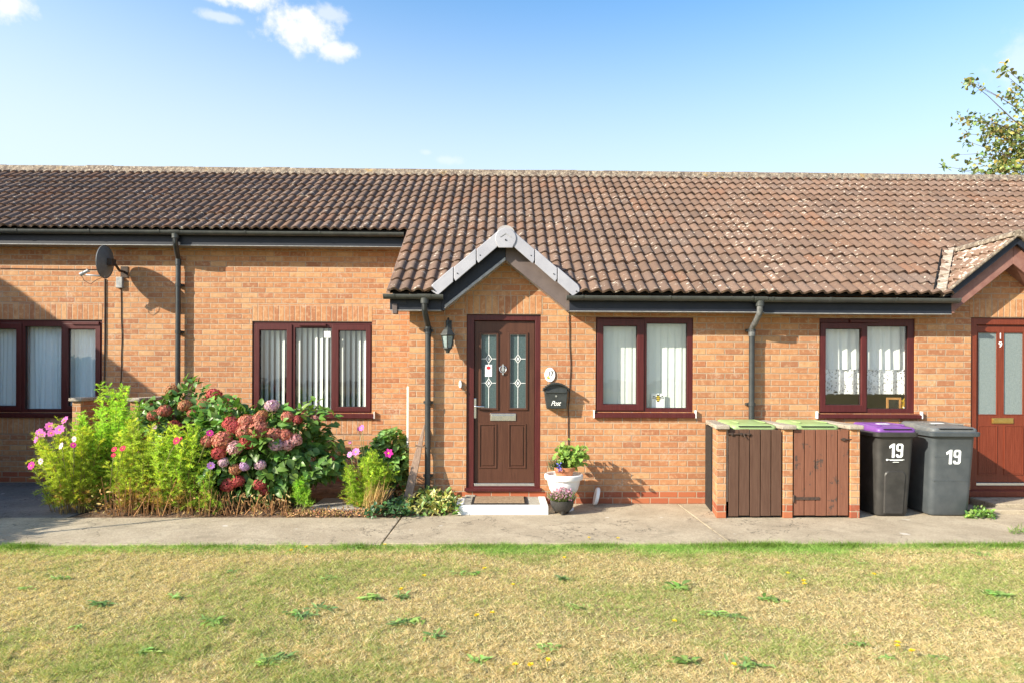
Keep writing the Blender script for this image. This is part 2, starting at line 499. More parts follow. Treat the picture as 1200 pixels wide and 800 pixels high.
M['grey_lid'] = mat_var('weathered_grey_lid', (.095, .105, .112), (.15, .15, .145), 7, .5, .4, .10, 120)
M['purple'] = mat_var('purple_plastic', (.135, .048, .225), (.17, .062, .27), 6, .42, .45, .06, 90)
M['green_lid'] = mat_var('green_plastic', (.21, .31, .12), (.28, .38, .17), 6, .45, .45, .06, 90)
M['terracotta'] = mat_var('terracotta', (.42, .155, .075), (.52, .23, .12), 14, .8, .25, .2, 60)
M['stone_cap'] = mat_concrete('coping_stone', (.30, .26, .21), (.38, .335, .275), (.24, .21, .17))
M['concrete'] = mat_concrete('path_concrete', (.31, .258, .185), (.41, .348, .255), (.235, .19, .135))
M['dark_concrete'] = mat_concrete('old_concrete', (.225, .205, .185), (.30, .275, .25), (.17, .155, .14))
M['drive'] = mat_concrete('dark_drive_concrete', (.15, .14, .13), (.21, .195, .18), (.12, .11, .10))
M['step_grey'] = mat_concrete('step_concrete', (.28, .26, .22), (.34, .32, .27), (.22, .2, .17))
M['soil'] = mat_var('bed_soil', (.085, .055, .035), (.16, .105, .068), 9, .95, .1, .8, 30, bdist=.03)
M['mat'] = mat_var('coir', (.20, .135, .085), (.33, .24, .155), 60, .95, .1, .8, 200)
M['rubber'] = mat_var('black_rubber', (.014, .014, .014), (.022, .022, .022), 20, .7, .3)
M['timber'] = mat_wood('grey_timber', (.20, .135, .10), (.31, .22, .165), .85, .15, bump=.5)
M['cable'] = mat_var('brown_cable', (.055, .030, .022), (.080, .045, .032), 20, .6, .3)
M['dish'] = mat_var('grey_dish_paint', (.100, .112, .122), (.135, .148, .158), 14, .5, .4, .05, 60)
M['dish_arm'] = mat_var('light_grey_metal', (.32, .33, .34), (.40, .41, .42), 14, .4, .5)
M['lantern'] = mat_var('black_cast_metal', (.020, .024, .024), (.036, .040, .040), 14, .42, .5, .15, 80)
M['leaf'] = mat_leaf('leaf', .30, .42, .45)
M['leaf_soft'] = mat_leaf('soft_leaf', .40, .6, .25)
M['petal'] = mat_leaf('petal', .28, .7, .15)
M['grass'] = mat_leaf('grass_blade', .42, .65, .15)
M['stem'] = mat_var('stem', (.16, .20, .06), (.24, .22, .09), 20, .7, .3)
M['dry_stem'] = mat_var('dry_stem', (.24, .13, .06), (.34, .21, .11), 20, .8, .2)
M['bark'] = mat_var('bark', (.10, .075, .055), (.17, .13, .10), 18, .9, .15, .7, 40, bdist=.02)
M['wood_frame'] = mat_var('orange_wood', (.38, .17, .05), (.48, .24, .08), 10, .5, .4)
M['interior'] = mat_var('plaster', (.40, .38, .35), (.46, .44, .40), 3, .9, .1)
# ================================================================== setting
S = 1.58                     # how far the left wall stands back
YE, ZE, TP, RY = -0.32, 2.487, 0.665, 3.47
PIT = math.atan(TP); CP, SP = math.cos(PIT), math.sin(PIT)
ZR = ZE + TP * (RY - YE)
XA = xx(214, S); XB = xx(886, 0)
XL, XR = -13.0, 11.0
G1, G2 = 0.0, xx(1193, -.3)
zmain = lambda y: ZE + TP * (y - YE)
GS, GH = 0.80, 3.20          # porch gable pitch and top line height at the ridge


def plate(mb, x0, x1, z0, z1, yf, yb, holes, mi=0, back=False):
    """upright plate facing -y, with rectangular holes whose sides run from yf back to yb"""
    xs = sorted({x0, x1, *[h[0] for h in holes], *[h[1] for h in holes]}); zs = sorted({z0, z1, *[h[2] for h in holes], *[h[3] for h in holes]})
    xs = [x for x in xs if x0 - 1e-6 <= x <= x1 + 1e-6]; zs = [z for z in zs if z0 - 1e-6 <= z <= z1 + 1e-6]
    idx = {}
    vs, fs = [], []

    def V(x, y, z):
        k = (round(x, 5), round(y, 5), round(z, 5))
        if k not in idx: idx[k] = len(vs); vs.append((x, y, z))
        return idx[k]

    def solid(i, j):
        if i < 0 or j < 0 or i >= len(xs) - 1 or j >= len(zs) - 1: return False
        cx, cz = (xs[i] + xs[i + 1]) / 2, (zs[j] + zs[j + 1]) / 2
        return not any(h[0] < cx < h[1] and h[2] < cz < h[3] for h in holes)
    for i in range(len(xs) - 1):
        for j in range(len(zs) - 1):
            if not solid(i, j): continue
            a, b, c, d = xs[i], xs[i + 1], zs[j], zs[j + 1]
            fs.append((V(a, yf, c), V(b, yf, c), V(b, yf, d), V(a, yf, d)))
            if back: fs.append((V(a, yb, c), V(a, yb, d), V(b, yb, d), V(b, yb, c)))
            if not solid(i - 1, j): fs.append((V(a, yf, c), V(a, yf, d), V(a, yb, d), V(a, yb, c)))
            if not solid(i + 1, j): fs.append((V(b, yf, c), V(b, yb, c), V(b, yb, d), V(b, yf, d)))
            if not solid(i, j - 1): fs.append((V(a, yf, c), V(a, yb, c), V(b, yb, c), V(b, yf, c)))
            if not solid(i, j + 1): fs.append((V(a, yf, d), V(b, yf, d), V(b, yb, d), V(a, yb, d)))
    return mb.add(vs, fs, mi=mi)


def grid_sheet(x0, x1, y0, y1, nx, ny, zf):
    mb = MB(); vs = []; fs = []
    for j in range(ny + 1):
        for i in range(nx + 1):
            x = x0 + (x1 - x0) * i / nx; y = y0 + (y1 - y0) * j / ny
            vs.append((x, y, zf(x, y)))
    for j in range(ny):
        for i in range(nx):
            a = j * (nx + 1) + i; fs.append((a, a + 1, a + nx + 2, a + nx + 1))
    return mb.add(vs, fs)


# ground and lawn
def mat_lawn():
    m = NT('lawn_thatch'); p = m.pos()
    n = m.noise(p, .9, 5, .6); n2 = m.noise(p, 5, 5, .65); n3 = m.noise(p, 60, 4, .7)
    c = m.mix(m.smooth(n, .35, .68), (.36, .28, .14), (.23, .22, .085))
    c = m.mix(m.math('MULTIPLY', m.smooth(n2, .5, .75), .6), c, (.38, .28, .145))
    c = m.mix(m.math('MULTIPLY', m.smooth(n3, .45, .75), .6), c, (.20, .16, .07))
    return m.done(m.bsdf(c, .95, .1, 0, m.bump(n3, .9, .02)))


M['lawn'] = mat_lawn()
g = MB().box(-200, 200, -200, 200, -.6, -.11).build('ground', M['soil']); tag(g, kind='structure')
LAWN_Z = -.030
o = grid_sheet(-60, 60, -70, -1.84, 2, 2, lambda x, y: LAWN_Z).build('lawn', M['lawn']); tag(o, kind='structure')
# concrete path of separate bays
pm = MB(); jx = -1.12; jx2 = 2.08
for (a, b, c, d, dz) in ((-7.7, jx - .010, -1.84, -.72, -.004), (jx + .008, jx2 - .006, -1.262, -.002, 0), (jx + .008, jx2 - .006, -1.84, -1.272, .005), (jx2 + .006, 5.2, -1.84, -.002, .002), (5.212, 11, -1.84, -.002, -.002)):
    pm.box(a, b, c, d, -.10, dz)
o = pm.build('path', M['concrete'], bevel=.006); tag(o, kind='structure')
o = MB().box(-7.7, 11, -1.84, S, -.12, -.035).build('path_base', M['dark_concrete']); tag(o, kind='structure')
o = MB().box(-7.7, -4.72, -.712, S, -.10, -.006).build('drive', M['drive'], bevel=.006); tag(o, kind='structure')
BEDX0, BEDX1 = -4.70, -.56


def bedz(x, y):
    e = min(min(x - BEDX0, BEDX1 - x) / .12, (y + .70) / .12, 1); e = max(0, min(1, e))
    return -.02 + e * (.035 + .03 * math.sin(x * 7.1 + y * 3) * math.sin(y * 9.3 + x))


o = grid_sheet(BEDX0, BEDX1, -.705, S + .02, 90, 50, bedz).build('flower_bed', M['soil'], smooth=True); tag(o, kind='structure')

# ------------------------------------------------------------------ roof tiles
PROF = [(0, 0.0), (.06, .000), (.16, .006), (.30, .019), (.44, .029), (.58, .034), (.70, .031), (.80, .021), (.88, .007), (.94, .0), (1, 0)]


def tiles(name, O, U, V, N, ulen, v0, vlen, mat, parent, gauge=.271, pitch=.1395, skip=None, seed=1, base=(.152, .102, .078), urow=0):
    rng = np.random.default_rng(seed)
    O, U, V, N = Vector(O), Vector(U).normalized(), Vector(V).normalized(), Vector(N).normalized()
    nc = int(math.ceil(ulen / pitch)); pitch = ulen / nc
    r0 = int(round(v0 / gauge)); r1 = int(math.ceil((v0 + vlen) / gauge - .02))
    mb = MB(); vend = v0 + vlen
    np_ = len(PROF)
    for r in range(r0, r1):
        for c0 in range(0, nc, 2):
            k = 1 + rng.normal(0, .085); w = rng.normal(0, .03)
            col = (max(.03, base[0] * k * (1 + w)), max(.03, base[1] * k), max(.03, base[2] * k * (1 - w)))
            if rng.random() < .04: col = (base[0] * 1.12, base[1] * .97, base[2] * .88)
            dv = rng.normal(0, .004); dn = abs(rng.normal(0, .0025)); tl = rng.normal(0, .0015)
            for c in (c0, c0 + 1):
                if c >= nc: continue
                va = r * gauge + dv; vb = min((r + 1) * gauge + .045, vend)
                uc = (c + .5) * pitch; vc = va + gauge * .5
                if skip and skip(O + U * uc + V * vc): continue
                top, bot, und = [], [], []
                for t, h in PROF:
                    u = (c + t) * pitch
                    hh = h + dn + tl * (c - c0 + t)
                    # front edge of a roll bellies down a little: scalloped shadow line
                    bel = -.016 * math.sin(math.pi * t)
                    bot.append(O + U * u + V * (va + bel) + N * (.031 + hh))
                    und.append(O + U * u + V * (va + bel + .003) + N * (.031 + hh - .029))
                    top.append(O + U * u + V * vb + N * (hh * 1.0 + .001))
                n = np_
                fs = []
                for i in range(n - 1):
                    fs.append((i, i + 1, n + i + 1, n + i))           # face
                    fs.append((2 * n + i, 2 * n + i + 1, i + 1, i))     # nose
                fs.append((0, n, 2 * n)); fs.append((n - 1, 3 * n - 1, 2 * n - 1))
                mb.add(bot + top + und, fs, col)
    o = mb.build(name, mat, parent, cols=True, smooth=35)
    return o


def roof_deck(mb, x0, x1, y0, y1):
    """solid underlay below the tiles"""
    a, b = zmain(y0) - .012, zmain(y1) - .012
    mb.prism_x([(y0, a), (y1, b), (y1, b - .03), (y0, a - .03)], x0, x1)


def skip_gables(p):
    for gx in (G1, G2):
        gz_ = GH - GS * abs(p.x - gx)
        if abs(p.x - gx) < .97 and gz_ > p.z - .0 and p.y < 1.1: return True
    return False


def ridge(parent, x0, x1, seed):
    rng = np.random.default_rng(seed)
    rd = None
    mb = MB(); x = x0
    while x < x1 - .02:
        L = min(.45, x1 - x); dz = rng.normal(0, .006); c = (.30 * (1 + rng.normal(0, .08)), .245, .185)
        for (xa, xb, r) in ((x, x + L - .012, .088),):
            ring = lambda X: [(X, RY + r * math.cos(math.pi * k / 10) * 1.05, ZR + .005 + dz + r * math.sin(math.pi * k / 10) * .85) for k in range(11)]
            mb.rings([ring(xa), ring(xb)], True, c)
        x += L
    o = mb.build('ridge_tiles', M['ridge'], parent, smooth=40)
    # mortar bedding, uneven
    vs = MB(); n = int((x1 - x0) / .05)
    pts_a, pts_b, pts_c = [], [], []
    for i in range(n + 1):
        X = x0 + (x1 - x0) * i / n
        pts_a.append((X, RY - .17 - rng.random() * .02, zmain(RY - .17) + .035)); pts_b.append((X, RY - .125 + rng.normal(0, .006), zmain(RY - .10) + .05 + rng.random() * .012)); pts_c.append((X, RY - .08, ZR + .06))
    m = len(pts_a); vs.add(pts_a + pts_b + pts_c, [(i, i + 1, m + i + 1, m + i) for i in range(m - 1)] + [(m + i, m + i + 1, 2 * m + i + 1, 2 * m + i) for i in range(m - 1)])
    vs.build('ridge_mortar', M['ridge'], parent)


_m = NT('lichened_ridge'); _p = _m.pos()
_c = _m.mix(_m.smooth(_m.noise(_p, 13, 5, .7), .38, .66), (.13, .10, .08), (.29, .24, .18))
_c = _m.mix(_m.math('MULTIPLY', _m.smooth(_m.noise(_p, 25, 4, .6), .55, .64), .8), _c, (.42, .37, .29))
_c = _m.mix(_m.math('MULTIPLY', _m.smooth(_m.math('ADD', _m.noise(_p, 4, 4, .7), _m.math('MULTIPLY', _m.n('ShaderNodeSeparateXYZ').outputs[0], 0)), .60, .70), .6), _c, (.36, .23, .07))
M['ridge'] = _m.done(_m.bsdf(_c, .92, .2, 0, _m.bump(_m.noise(_p, 45, 4, .7), .9, .02)))


# ------------------------------------------------------------------ windows
def window(parent, y, outer, lights, m, glass, sill=None, recess=.018, vent=None):
    """outer/lights in photo pixels at wall plane y; returns (window part, metric outer)"""
    X = lambda p: xx(p, y); Z = lambda p: zz(p, y)
    x0, x1, z1, z0 = X(outer[0]), X(outer[1]), Z(outer[2]), Z(outer[3])
    yr = y + recess
    holes = []
    for lt in lights:
        q = lt.get('sash') or lt['pane']; holes.append((X(q[0]), X(q[1]), Z(q[3]), Z(q[2])))
    mb = MB(); plate(mb, x0, x1, z0, z1, yr, yr + .06, holes)
    w = mb.build('window', m, parent, bevel=.004)
    for lt in lights:
        p = lt['pane']; P = (X(p[0]), X(p[1]), Z(p[3]), Z(p[2]))
        if lt.get('sash'):
            q = lt['sash']; mb = MB()
            plate(mb, X(q[0]) + .001, X(q[1]) - .001, Z(q[3]) + .001, Z(q[2]) - .001, yr - .014, yr + .045, [P])
            mb.build('sash', m, w, bevel=.005)
        # rubber gasket line round the glass
        mb = MB(); plate(mb, P[0] - .001, P[1] + .001, P[2] - .001, P[3] + .001, yr + .018, yr + .030, [(P[0] + .006, P[1] - .006, P[2] + .006, P[3] - .006)])
        mb.build('gasket', M['rubber'], w)
        MB().add([(P[0], yr + .024, P[2]), (P[1], yr + .024, P[2]), (P[1], yr + .024, P[3]), (P[0], yr + .024, P[3])], [(0, 1, 2, 3)]).build('pane', glass, w)
    if sill:
        sx0, sx1, sz1, sz0 = X(sill[0]), X(sill[1]), Z(sill[2]), Z(sill[3])
        MB().prism_x([(y + .07, z0 - .001), (y + .016, z0 - .001), (y - .045, sz1 - .012), (y - .045, sz0), (y - .032, sz0), (y - .032, sz0 + .008), (y + .07, sz0 + .008)], sx0, sx1).build('sill', m, w, bevel=.003)
        for a in (sx0 - .012, sx1 + .001):
            MB().box(a, a + .011, y - .047, y + .0, sz0 - .004, sz1 + .03).build('sill_end_cap', M['white_plastic'], w, bevel=.002)
    if vent:
        MB().box(X(vent[0]), X(vent[1]), yr - .03, yr - .0005, Z(vent[3]), Z(vent[2])).build('trickle_vent', m, w, bevel=.003)
    return w, (x0, x1, z0, z1)


_sold = {}


def lintel(parent, y, x0, x1, zb, name='brick_lintel', h=.225):
    key = round((-(zb + 7.5)) % .225, 3)
    if key not in _sold: _sold[key] = mat_brick('soldier_course', True, zoff=key, uoff=.037)
    MB().box(x0, x1, y - .003, y + .02, zb, zb + h).build(name, _sold[key], parent)


def gutter(parent, x0, x1, yb, zt, outlets=(), caps=(True, True), joints=(), r=.054):
    """half-round gutter fixed to a fascia whose face is at yb, rim height zt"""
    yc = yb - r - .006
    mb = MB(); n = 12
    ring = lambda X, rr: [(X, yc + rr * math.cos(math.pi + math.pi * k / n), zt + rr * math.sin(math.pi + math.pi * k / n)) for k in range(n + 1)]
    ro, ri = ring(x0, r), ring(x0, r - .004); so, si = ring(x1, r), ring(x1, r - .004)
    vs = ro + ri + so + si; m = n + 1; fs = []
    for k in range(n):
        fs.append((k, k + 1, 2 * m + k + 1, 2 * m + k)); fs.append((m + k + 1, m + k, 3 * m + k, 3 * m + k + 1))
    for k in (0, n): fs.append((k, 2 * m + k, 3 * m + k, m + k))
    mb.add(vs, fs)
    for X, on in ((x0, caps[0]), (x1, caps[1])):
        if on:
            mb.add([(X, yc, zt)] + ring(X, r), [(0, i, i + 1) for i in range(1, n + 1)])
    gt = mb.build('gutter', M['gutter'], parent, smooth=40)
    for X in joints:
        b = MB(); R = r + .006
        o2 = [(yc + R * math.cos(math.pi + math.pi * k / n), zt + .004 + R * math.sin(math.pi + math.pi * k / n)) for k in range(n + 1)]
        i2 = [(yc + (r + .0008) * math.cos(math.pi + math.pi * k / n), zt + .004 + (r + .0008) * math.sin(math.pi + math.pi * k / n)) for k in range(n, -1, -1)]
        b.prism_x(o2 + i2, X - .011, X + .011)
        b.build('gutter_bracket', M['gutter'], gt)
    for X in outlets:
        b = MB(); R = r + .005
        o2 = [(yc + R * math.cos(math.pi + math.pi * k / n), zt + .003 + R * math.sin(math.pi + math.pi * k / n)) for k in range(n + 1)]
        i2 = [(yc + (r + .0006) * math.cos(math.pi + math.pi * k / n), zt + .003 + (r + .0006) * math.sin(math.pi + math.pi * k / n)) for k in range(n, -1, -1)]
        b.prism_x(o2 + i2, X - .075, X + .075)
        b.lathe([(.045, -r - .045), (.046, -r - .01), (.05, -r + .015)], (X, yc, zt), 16)
        b.build('gutter_outlet', M['gutter'], gt, smooth=40)
    return gt, yc


def downpipe(parent, X, y, xo, yo, ztop, zbot, clips, mat=None, r=.034, neckmat=None):
    """outlet at (xo,yo,ztop) -> swan neck -> straight pipe at X, standing .07 off wall plane y"""
    yp = y - .072
    zn = ztop - .33
    pts = [(xo, yo, ztop), (xo, yo, ztop - .10)]
    for k in range(1, 6):
        t = k / 6; pts.append((xo + (X - xo) * t, yo + (yp - yo) * t, ztop - .10 - .17 * t - .012 * math.sin(math.pi * t)))
    pts += [(X, yp, ztop - .275), (X, yp, zn - .02)]
    dp = MB().tube([(X, yp, zn + .02), (X, yp, zbot)], r, 16).build('downpipe', mat or M['pipe'], parent, smooth=40)
    nk = MB().tube(pts, [r * 1.0] * len(pts), 16)
    nk.tube([(X, yp, zn + .055), (X, yp, zn - .035)], r + .006, 16)
    nk.build('swan_neck', neckmat or mat or M['pipe'], dp, smooth=40)
    for z in clips:
        b = MB().tube([(X, yp, z - .022), (X, yp, z + .022)], r + .006, 16).box(X - .055, X + .055, yp + .02, y - .001, z - .015, z + .015)
        b.build('pipe_clip', mat or M['pipe'], dp, smooth=40)
    return dp


def fascia(parent, x0, x1, yf, yb, zb, zt, wedge=True):
    MB().box(x0, x1, yf, yf + .022, zb, zt).build('fascia', M['fascia'], parent, bevel=.003)
    MB().box(x0, x1, yf + .023, yb, zb + .006, zb + .018).build('soffit', M['galv'], parent)
    # pale drip strip along the lower edge
    MB().box(x0, x1, yf - .004, yf - .0005, zb - .002, zb + .006).build('drip_strip', M['galv'], parent)


# ------------------------------------------------------------------ porch gables
def gable(parent, gx, hw, white, redboard):
    yf = -.225
    zl = lambda x: 2.288 + GS * (hw - abs(x - gx))      # lower edge of the barge boards
    bw = .235
    for s in (-1, 1):
        xs = [0, s * hw]
        poly = [(gx, zl(gx)), (gx + s * hw, zl(gx + hw)), (gx + s * hw, zl(gx + hw) + bw), (gx, zl(gx) + bw)]
        bm_ = (M['fascia'] if s < 0 else M['barge']) if white else M['barge_red']  # left board of the white gable darker: its shade is put into the paint
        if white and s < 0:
            MB().prism_y([(gx - .0015, zl(gx) - .004), (gx - hw + .03, zl(gx + hw - .03) - .004), (gx - hw + .03, zl(gx + hw - .03) + .036), (gx - .0015, zl(gx) + .036)], yf - .016, yf - .001).build('pale_edge_strip', M['galv'], parent, bevel=.003)  # pale strip stands in for the board's sunlit lower edge
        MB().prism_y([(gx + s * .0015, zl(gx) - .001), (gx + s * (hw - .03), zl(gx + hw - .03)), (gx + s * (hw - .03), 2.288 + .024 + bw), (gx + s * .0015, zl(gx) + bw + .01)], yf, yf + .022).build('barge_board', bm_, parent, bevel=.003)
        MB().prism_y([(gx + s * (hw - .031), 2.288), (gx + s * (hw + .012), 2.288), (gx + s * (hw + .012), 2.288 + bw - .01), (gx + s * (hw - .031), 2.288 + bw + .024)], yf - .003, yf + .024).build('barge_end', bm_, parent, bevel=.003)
        # sloping soffit under the overhang
        MB().prism_y([(gx, zl(gx) + .012), (gx + s * hw, zl(gx + hw) + .012), (gx + s * hw, zl(gx + hw) + .028), (gx, zl(gx) + .028)], yf + .024, -.002).build('gable_soffit', M['galv'] if white else bm_, parent)
        if white and s < 0:
            pass
        # roof deck of the little roof
        hw2 = .885; zt = lambda x: GH - GS * abs(x - gx)
        MB().prism_y([(gx, zt(gx) - .015), (gx + s * hw2, zt(gx + hw2) - .015), (gx + s * hw2, zt(gx + hw2) - .05), (gx, zt(gx) - .05)], -.28, .95).build('gable_deck', M['dark'], parent)
        L = math.hypot(hw2, GS * hw2); ca, sa = hw2 / L, GS * hw2 / L
        tiles('gable_tiles', (gx + s * hw2, -.31, GH - GS * hw2 - .010), (0, 1, 0), (-s * ca, 0, sa), (s * sa, 0, ca), 1.35, 0, L - .01, M['tile' if white else 'tile_mossy'], parent,
              seed=int(40 + gx * 3 + s), skip=lambda p: zmain(p.y) > p.z + .06 and p.y > -.2, base=(.158, .102, .076) if white else (.20, .13, .095))
    # ridge of the little roof
    r = .10
    ring = lambda Y: [(gx + r * math.cos(math.pi * k / 10), Y, GH - .02 + r * .8 * math.sin(math.pi * k / 10)) for k in range(11)]
    MB().rings([ring(-.32), ring(.12)]).rings([ring(.13), ring(.72)]).build('gable_ridge_tiles', M['ridge'] if not white else M['tile_plain'], parent, smooth=40)
    if white:
        # plastic dry-verge units, three a side, and the round ridge end
        ang = math.atan(GS)
        for s in (-1, 1):
            L = .86 / math.cos(ang); seg = (L - .10) / 3
            for k in range(3):
                a, b = .10 + k * seg, .10 + (k + 1) * seg - .010
                lo, hi = -.138, .012
                tp = .012 * 1
                prof = [(a, lo + .0), (a + .03, lo - .0), (b - .025, lo - tp), (b, lo + .03), (b, hi - tp), (a, hi)]
                if k == 2: prof = [(a, lo), (b - .10, lo - tp), (b, lo + .085), (b + .0, hi - tp - .02), (b - .03, hi - tp), (a, hi)]
                tr = lambda q: (gx + s * q[0] * math.cos(ang), GH + .045 - q[0] * math.sin(ang) + q[1] / math.cos(ang) * .92)
                mb = MB(); dy = .004 * (2 - k)
                mb.prism_y([tr(q) for q in prof], -.342 - dy, -.328)
                # top flange lapping back on the tiles
                mb.prism_y([tr(q) for q in [(a, hi - .014), (b, hi - tp - .014), (b, hi - tp), (a, hi)]], -.3275, -.24)
                c = mb.build('verge_cap', M['cap_white'], parent, bevel=.005)
                f = tr((b - .05, hi - .10 if k < 2 else lo + .06))
                MB().tube([(f[0], -.354, f[1]), (f[0], -.34, f[1])], .007, 8).build('fixing_nail', M['ink'], c)
        cz = GH - .098
        pts = [(gx + .120 * math.cos(t), cz + .120 * math.sin(t)) for t in [math.radians(a) for a in range(-38, 219, 8)]]
        pts = [(gx + .080, cz - .108)] + pts + [(gx - .080, cz - .108)]
        mb = MB().prism_y(pts, -.362, -.343)
        rr = .122
        c = mb.build('ridge_end_cap', M['cap_white'], parent, bevel=.006)
        chev = MB()
        for s in (-1, 1):
            chev.prism_y([(gx, cz + .050), (gx, cz + .058), (gx + s * .062, cz + .018), (gx + s * .062, cz + .010)], -.366, -.3615)
        chev.build('moulded_rib', M['galv'], c)
        MB().tube([(gx, -.370, cz - .02), (gx, -.358, cz - .02)], .009, 8).build('fixing_nail', M['ink'], c)
    else:
        for s in (-1, 1):
            # dark cloaked verge edge above the barge board
            poly = [(gx, zl(gx) + bw - .012), (gx + s * (hw + .03), 2.288 + bw - .035), (gx + s * .885, GH - GS * .885 - .02), (gx, GH - .02)]
            MB().prism_y(poly, -.285, -.250).build('verge_board', M['fascia'], parent, bevel=.003)
            MB().prism_y([(gx, GH - .012), (gx + s * .90, GH - GS * .90 - .012), (gx + s * .90, GH - GS * .90 + .028), (gx, GH + .028)], -.322, -.23).build('verge_mortar', M['ridge'], parent, bevel=.012)
            # lichened valley tiles
            rng = np.random.default_rng(5); vm = MB()
            for k in range(6):
                t0, t1 = k / 6, (k + 1) / 6 + .03
                P = lambda t: (gx + s * (.99 - .80 * t), -.31 + 1.02 * t)
                (xa, ya), (xb, yb_) = P(t0), P(t1)
                za, zb_ = zmain(ya) + .045 + .012, zmain(yb_) + .04
                w = .13
                vm.add([(xa - s * 0, ya, za), (xa - s * w, ya, za + .03), (xb - s * w, yb_, zb_ + .03), (xb, yb_, zb_), (xa, ya, za - .04), (xa - s * w, ya, za - .03)], [(0, 1, 2, 3), (0, 4, 5, 1)], (.36, .30, .24))
            MB().rings([[(gx + s * .995, -.31, zmain(-.31) + .02), (gx + s * 1.012, -.31, zmain(-.31) + .02), (gx + s * 1.012, -.31, zmain(-.31) + .078), (gx + s * .995, -.31, zmain(-.31) + .078)], [(gx + s * .22, .70, zmain(.70) + .02), (gx + s * .237, .70, zmain(.70) + .02), (gx + s * .237, .70, zmain(.70) + .07), (gx + s * .22, .70, zmain(.70) + .07)]]).build('valley_gap', M['dark'], parent)
            vm.build('valley_tiles', M['tile_mossy'], parent, cols=True)


M['tile_plain'] = mat_var('grey_ridge_plastic', (.30, .29, .29), (.36, .35, .35), 6, .5, .4)


def text(name, s, h, cx, cz, y, mat, parent, bold=0.0, shear=0.0, xs=1.0, depth=.0012, spacing=1.0, rot=0.0, M4=None):
    cu = bpy.data.curves.new(name, 'FONT'); cu.body = s; cu.size = 1.0; cu.offset = bold; cu.shear = shear
    cu.extrude = .5; cu.align_x = 'CENTER'; cu.space_character = spacing; cu.resolution_u = 4
    o = bpy.data.objects.new(name, cu); COL.objects.link(o)
    dg = bpy.context.evaluated_depsgraph_get(); dg.update()
    me = bpy.data.meshes.new_from_object(o.evaluated_get(dg))
    bpy.data.objects.remove(o); bpy.data.curves.remove(cu)
    n = len(me.vertices); V = np.zeros(n * 3); me.vertices.foreach_get('co', V); V = V.reshape(-1, 3)
    lo, hi = V[:, :2].min(0), V[:, :2].max(0); k = h / (hi[1] - lo[1])
    x = (V[:, 0] - (lo[0] + hi[0]) / 2) * k * xs; z = (V[:, 1] - (lo[1] + hi[1]) / 2) * k
    if rot: x, z = x * math.cos(rot) - z * math.sin(rot), x * math.sin(rot) + z * math.cos(rot)
    yy = y - (V[:, 2] + .5) * depth
    W = np.stack([cx + x, yy, cz + z], 1)
    if M4 is not None: W = np.array([tuple(M4 @ Vector(p)) for p in W])
    me.materials.clear()
    return finish(me, name, mat, parent, W)


# ================================================================== the three bungalows of the terrace
def house_shell(root, x0, x1, left_part, right_part, holes_left, holes_right, xs_step=-1.146):
    mb = MB()
    if left_part:
        a, b = left_part; plate(mb, a, b, -.1, 3.46, S, S + .10, holes_left)
    if right_part:
        a, b = right_part; plate(mb, a, b, -.1, 2.62, 0, .10, holes_right)
    if left_part and right_part:
        mb.add([(xs_step, 0, -.1), (xs_step, S + .1, -.1), (xs_step, S + .1, 3.5), (xs_step, 0, 2.6)], [(0, 3, 2, 1)])
    yb = 7.5
    # party / end walls and back wall
    for X in (x0 + .0005, x1 - .0005):
        yf = S if (left_part and not right_part) or (left_part and X < xs_step) else 0
        mb.add([(X, yf, -.1), (X, yb, -.1), (X, yb, zmain(RY) - TP * (yb - RY) - .06), (X, RY, ZR - .06), (X, yf, zmain(yf) - .06)], [(0, 1, 2, 3, 4)])
    mb.add([(x0, yb, -.1), (x1, yb, -.1), (x1, yb, 2.9), (x0, yb, 2.9)], [(3, 2, 1, 0)])
    return mb


def back_roof(root, x0, x1):
    MB().prism_x([(RY, ZR - .0), (7.85, ZE), (7.85, ZE - .04), (RY, ZR - .04)], x0, x1).build('rear_roof_slope', M['tile_plain2'], root)


M['tile_plain2'] = mat_var('rear_tile', (.19, .125, .10), (.24, .165, .13), 6, .9, .2)
RV = lambda y: (y - YE) / CP     # distance up the slope
GA = .271; V_LEFT = 7 * GA; Y_LEFT = YE + V_LEFT * CP      # eave of the set-back part
VTOT = RV(RY) - .07
NRM = (0, -SP, CP); UPV = (0, CP, SP)

# ---------- left bungalow
A = thing('terraced_bungalow', 'set-back brick bungalow at the left end with blue-lit net curtained window and satellite dish', 'house', ((XL + XA) / 2, S, 0), 'bungalows of the terrace')
w0o = (-22, 119.6, 377.6, 484); w1o = (295.3, 435.8, 378, 484)
X = lambda p: xx(p, S); Z = lambda p: zz(p, S)
sh = house_shell(A, XL, XA, (XL, XA), None, [(X(w0o[0]), X(w0o[1]), Z(w0o[3]), Z(w0o[2]))], [])
sh.build('wall', M['brick'], A)


def three_light(o, dx):
    q = lambda a: a + dx
    return [dict(sash=(q(297.5), q(342), 381.5, 482.5), pane=(q(303.6), q(335.6), 388, 477)),
            dict(pane=(q(345.2), q(387.8), 385, 480.5)),
            dict(sash=(q(389), q(434.5), 381.5, 482.5), pane=(q(396.5), q(428.5), 388, 477))]


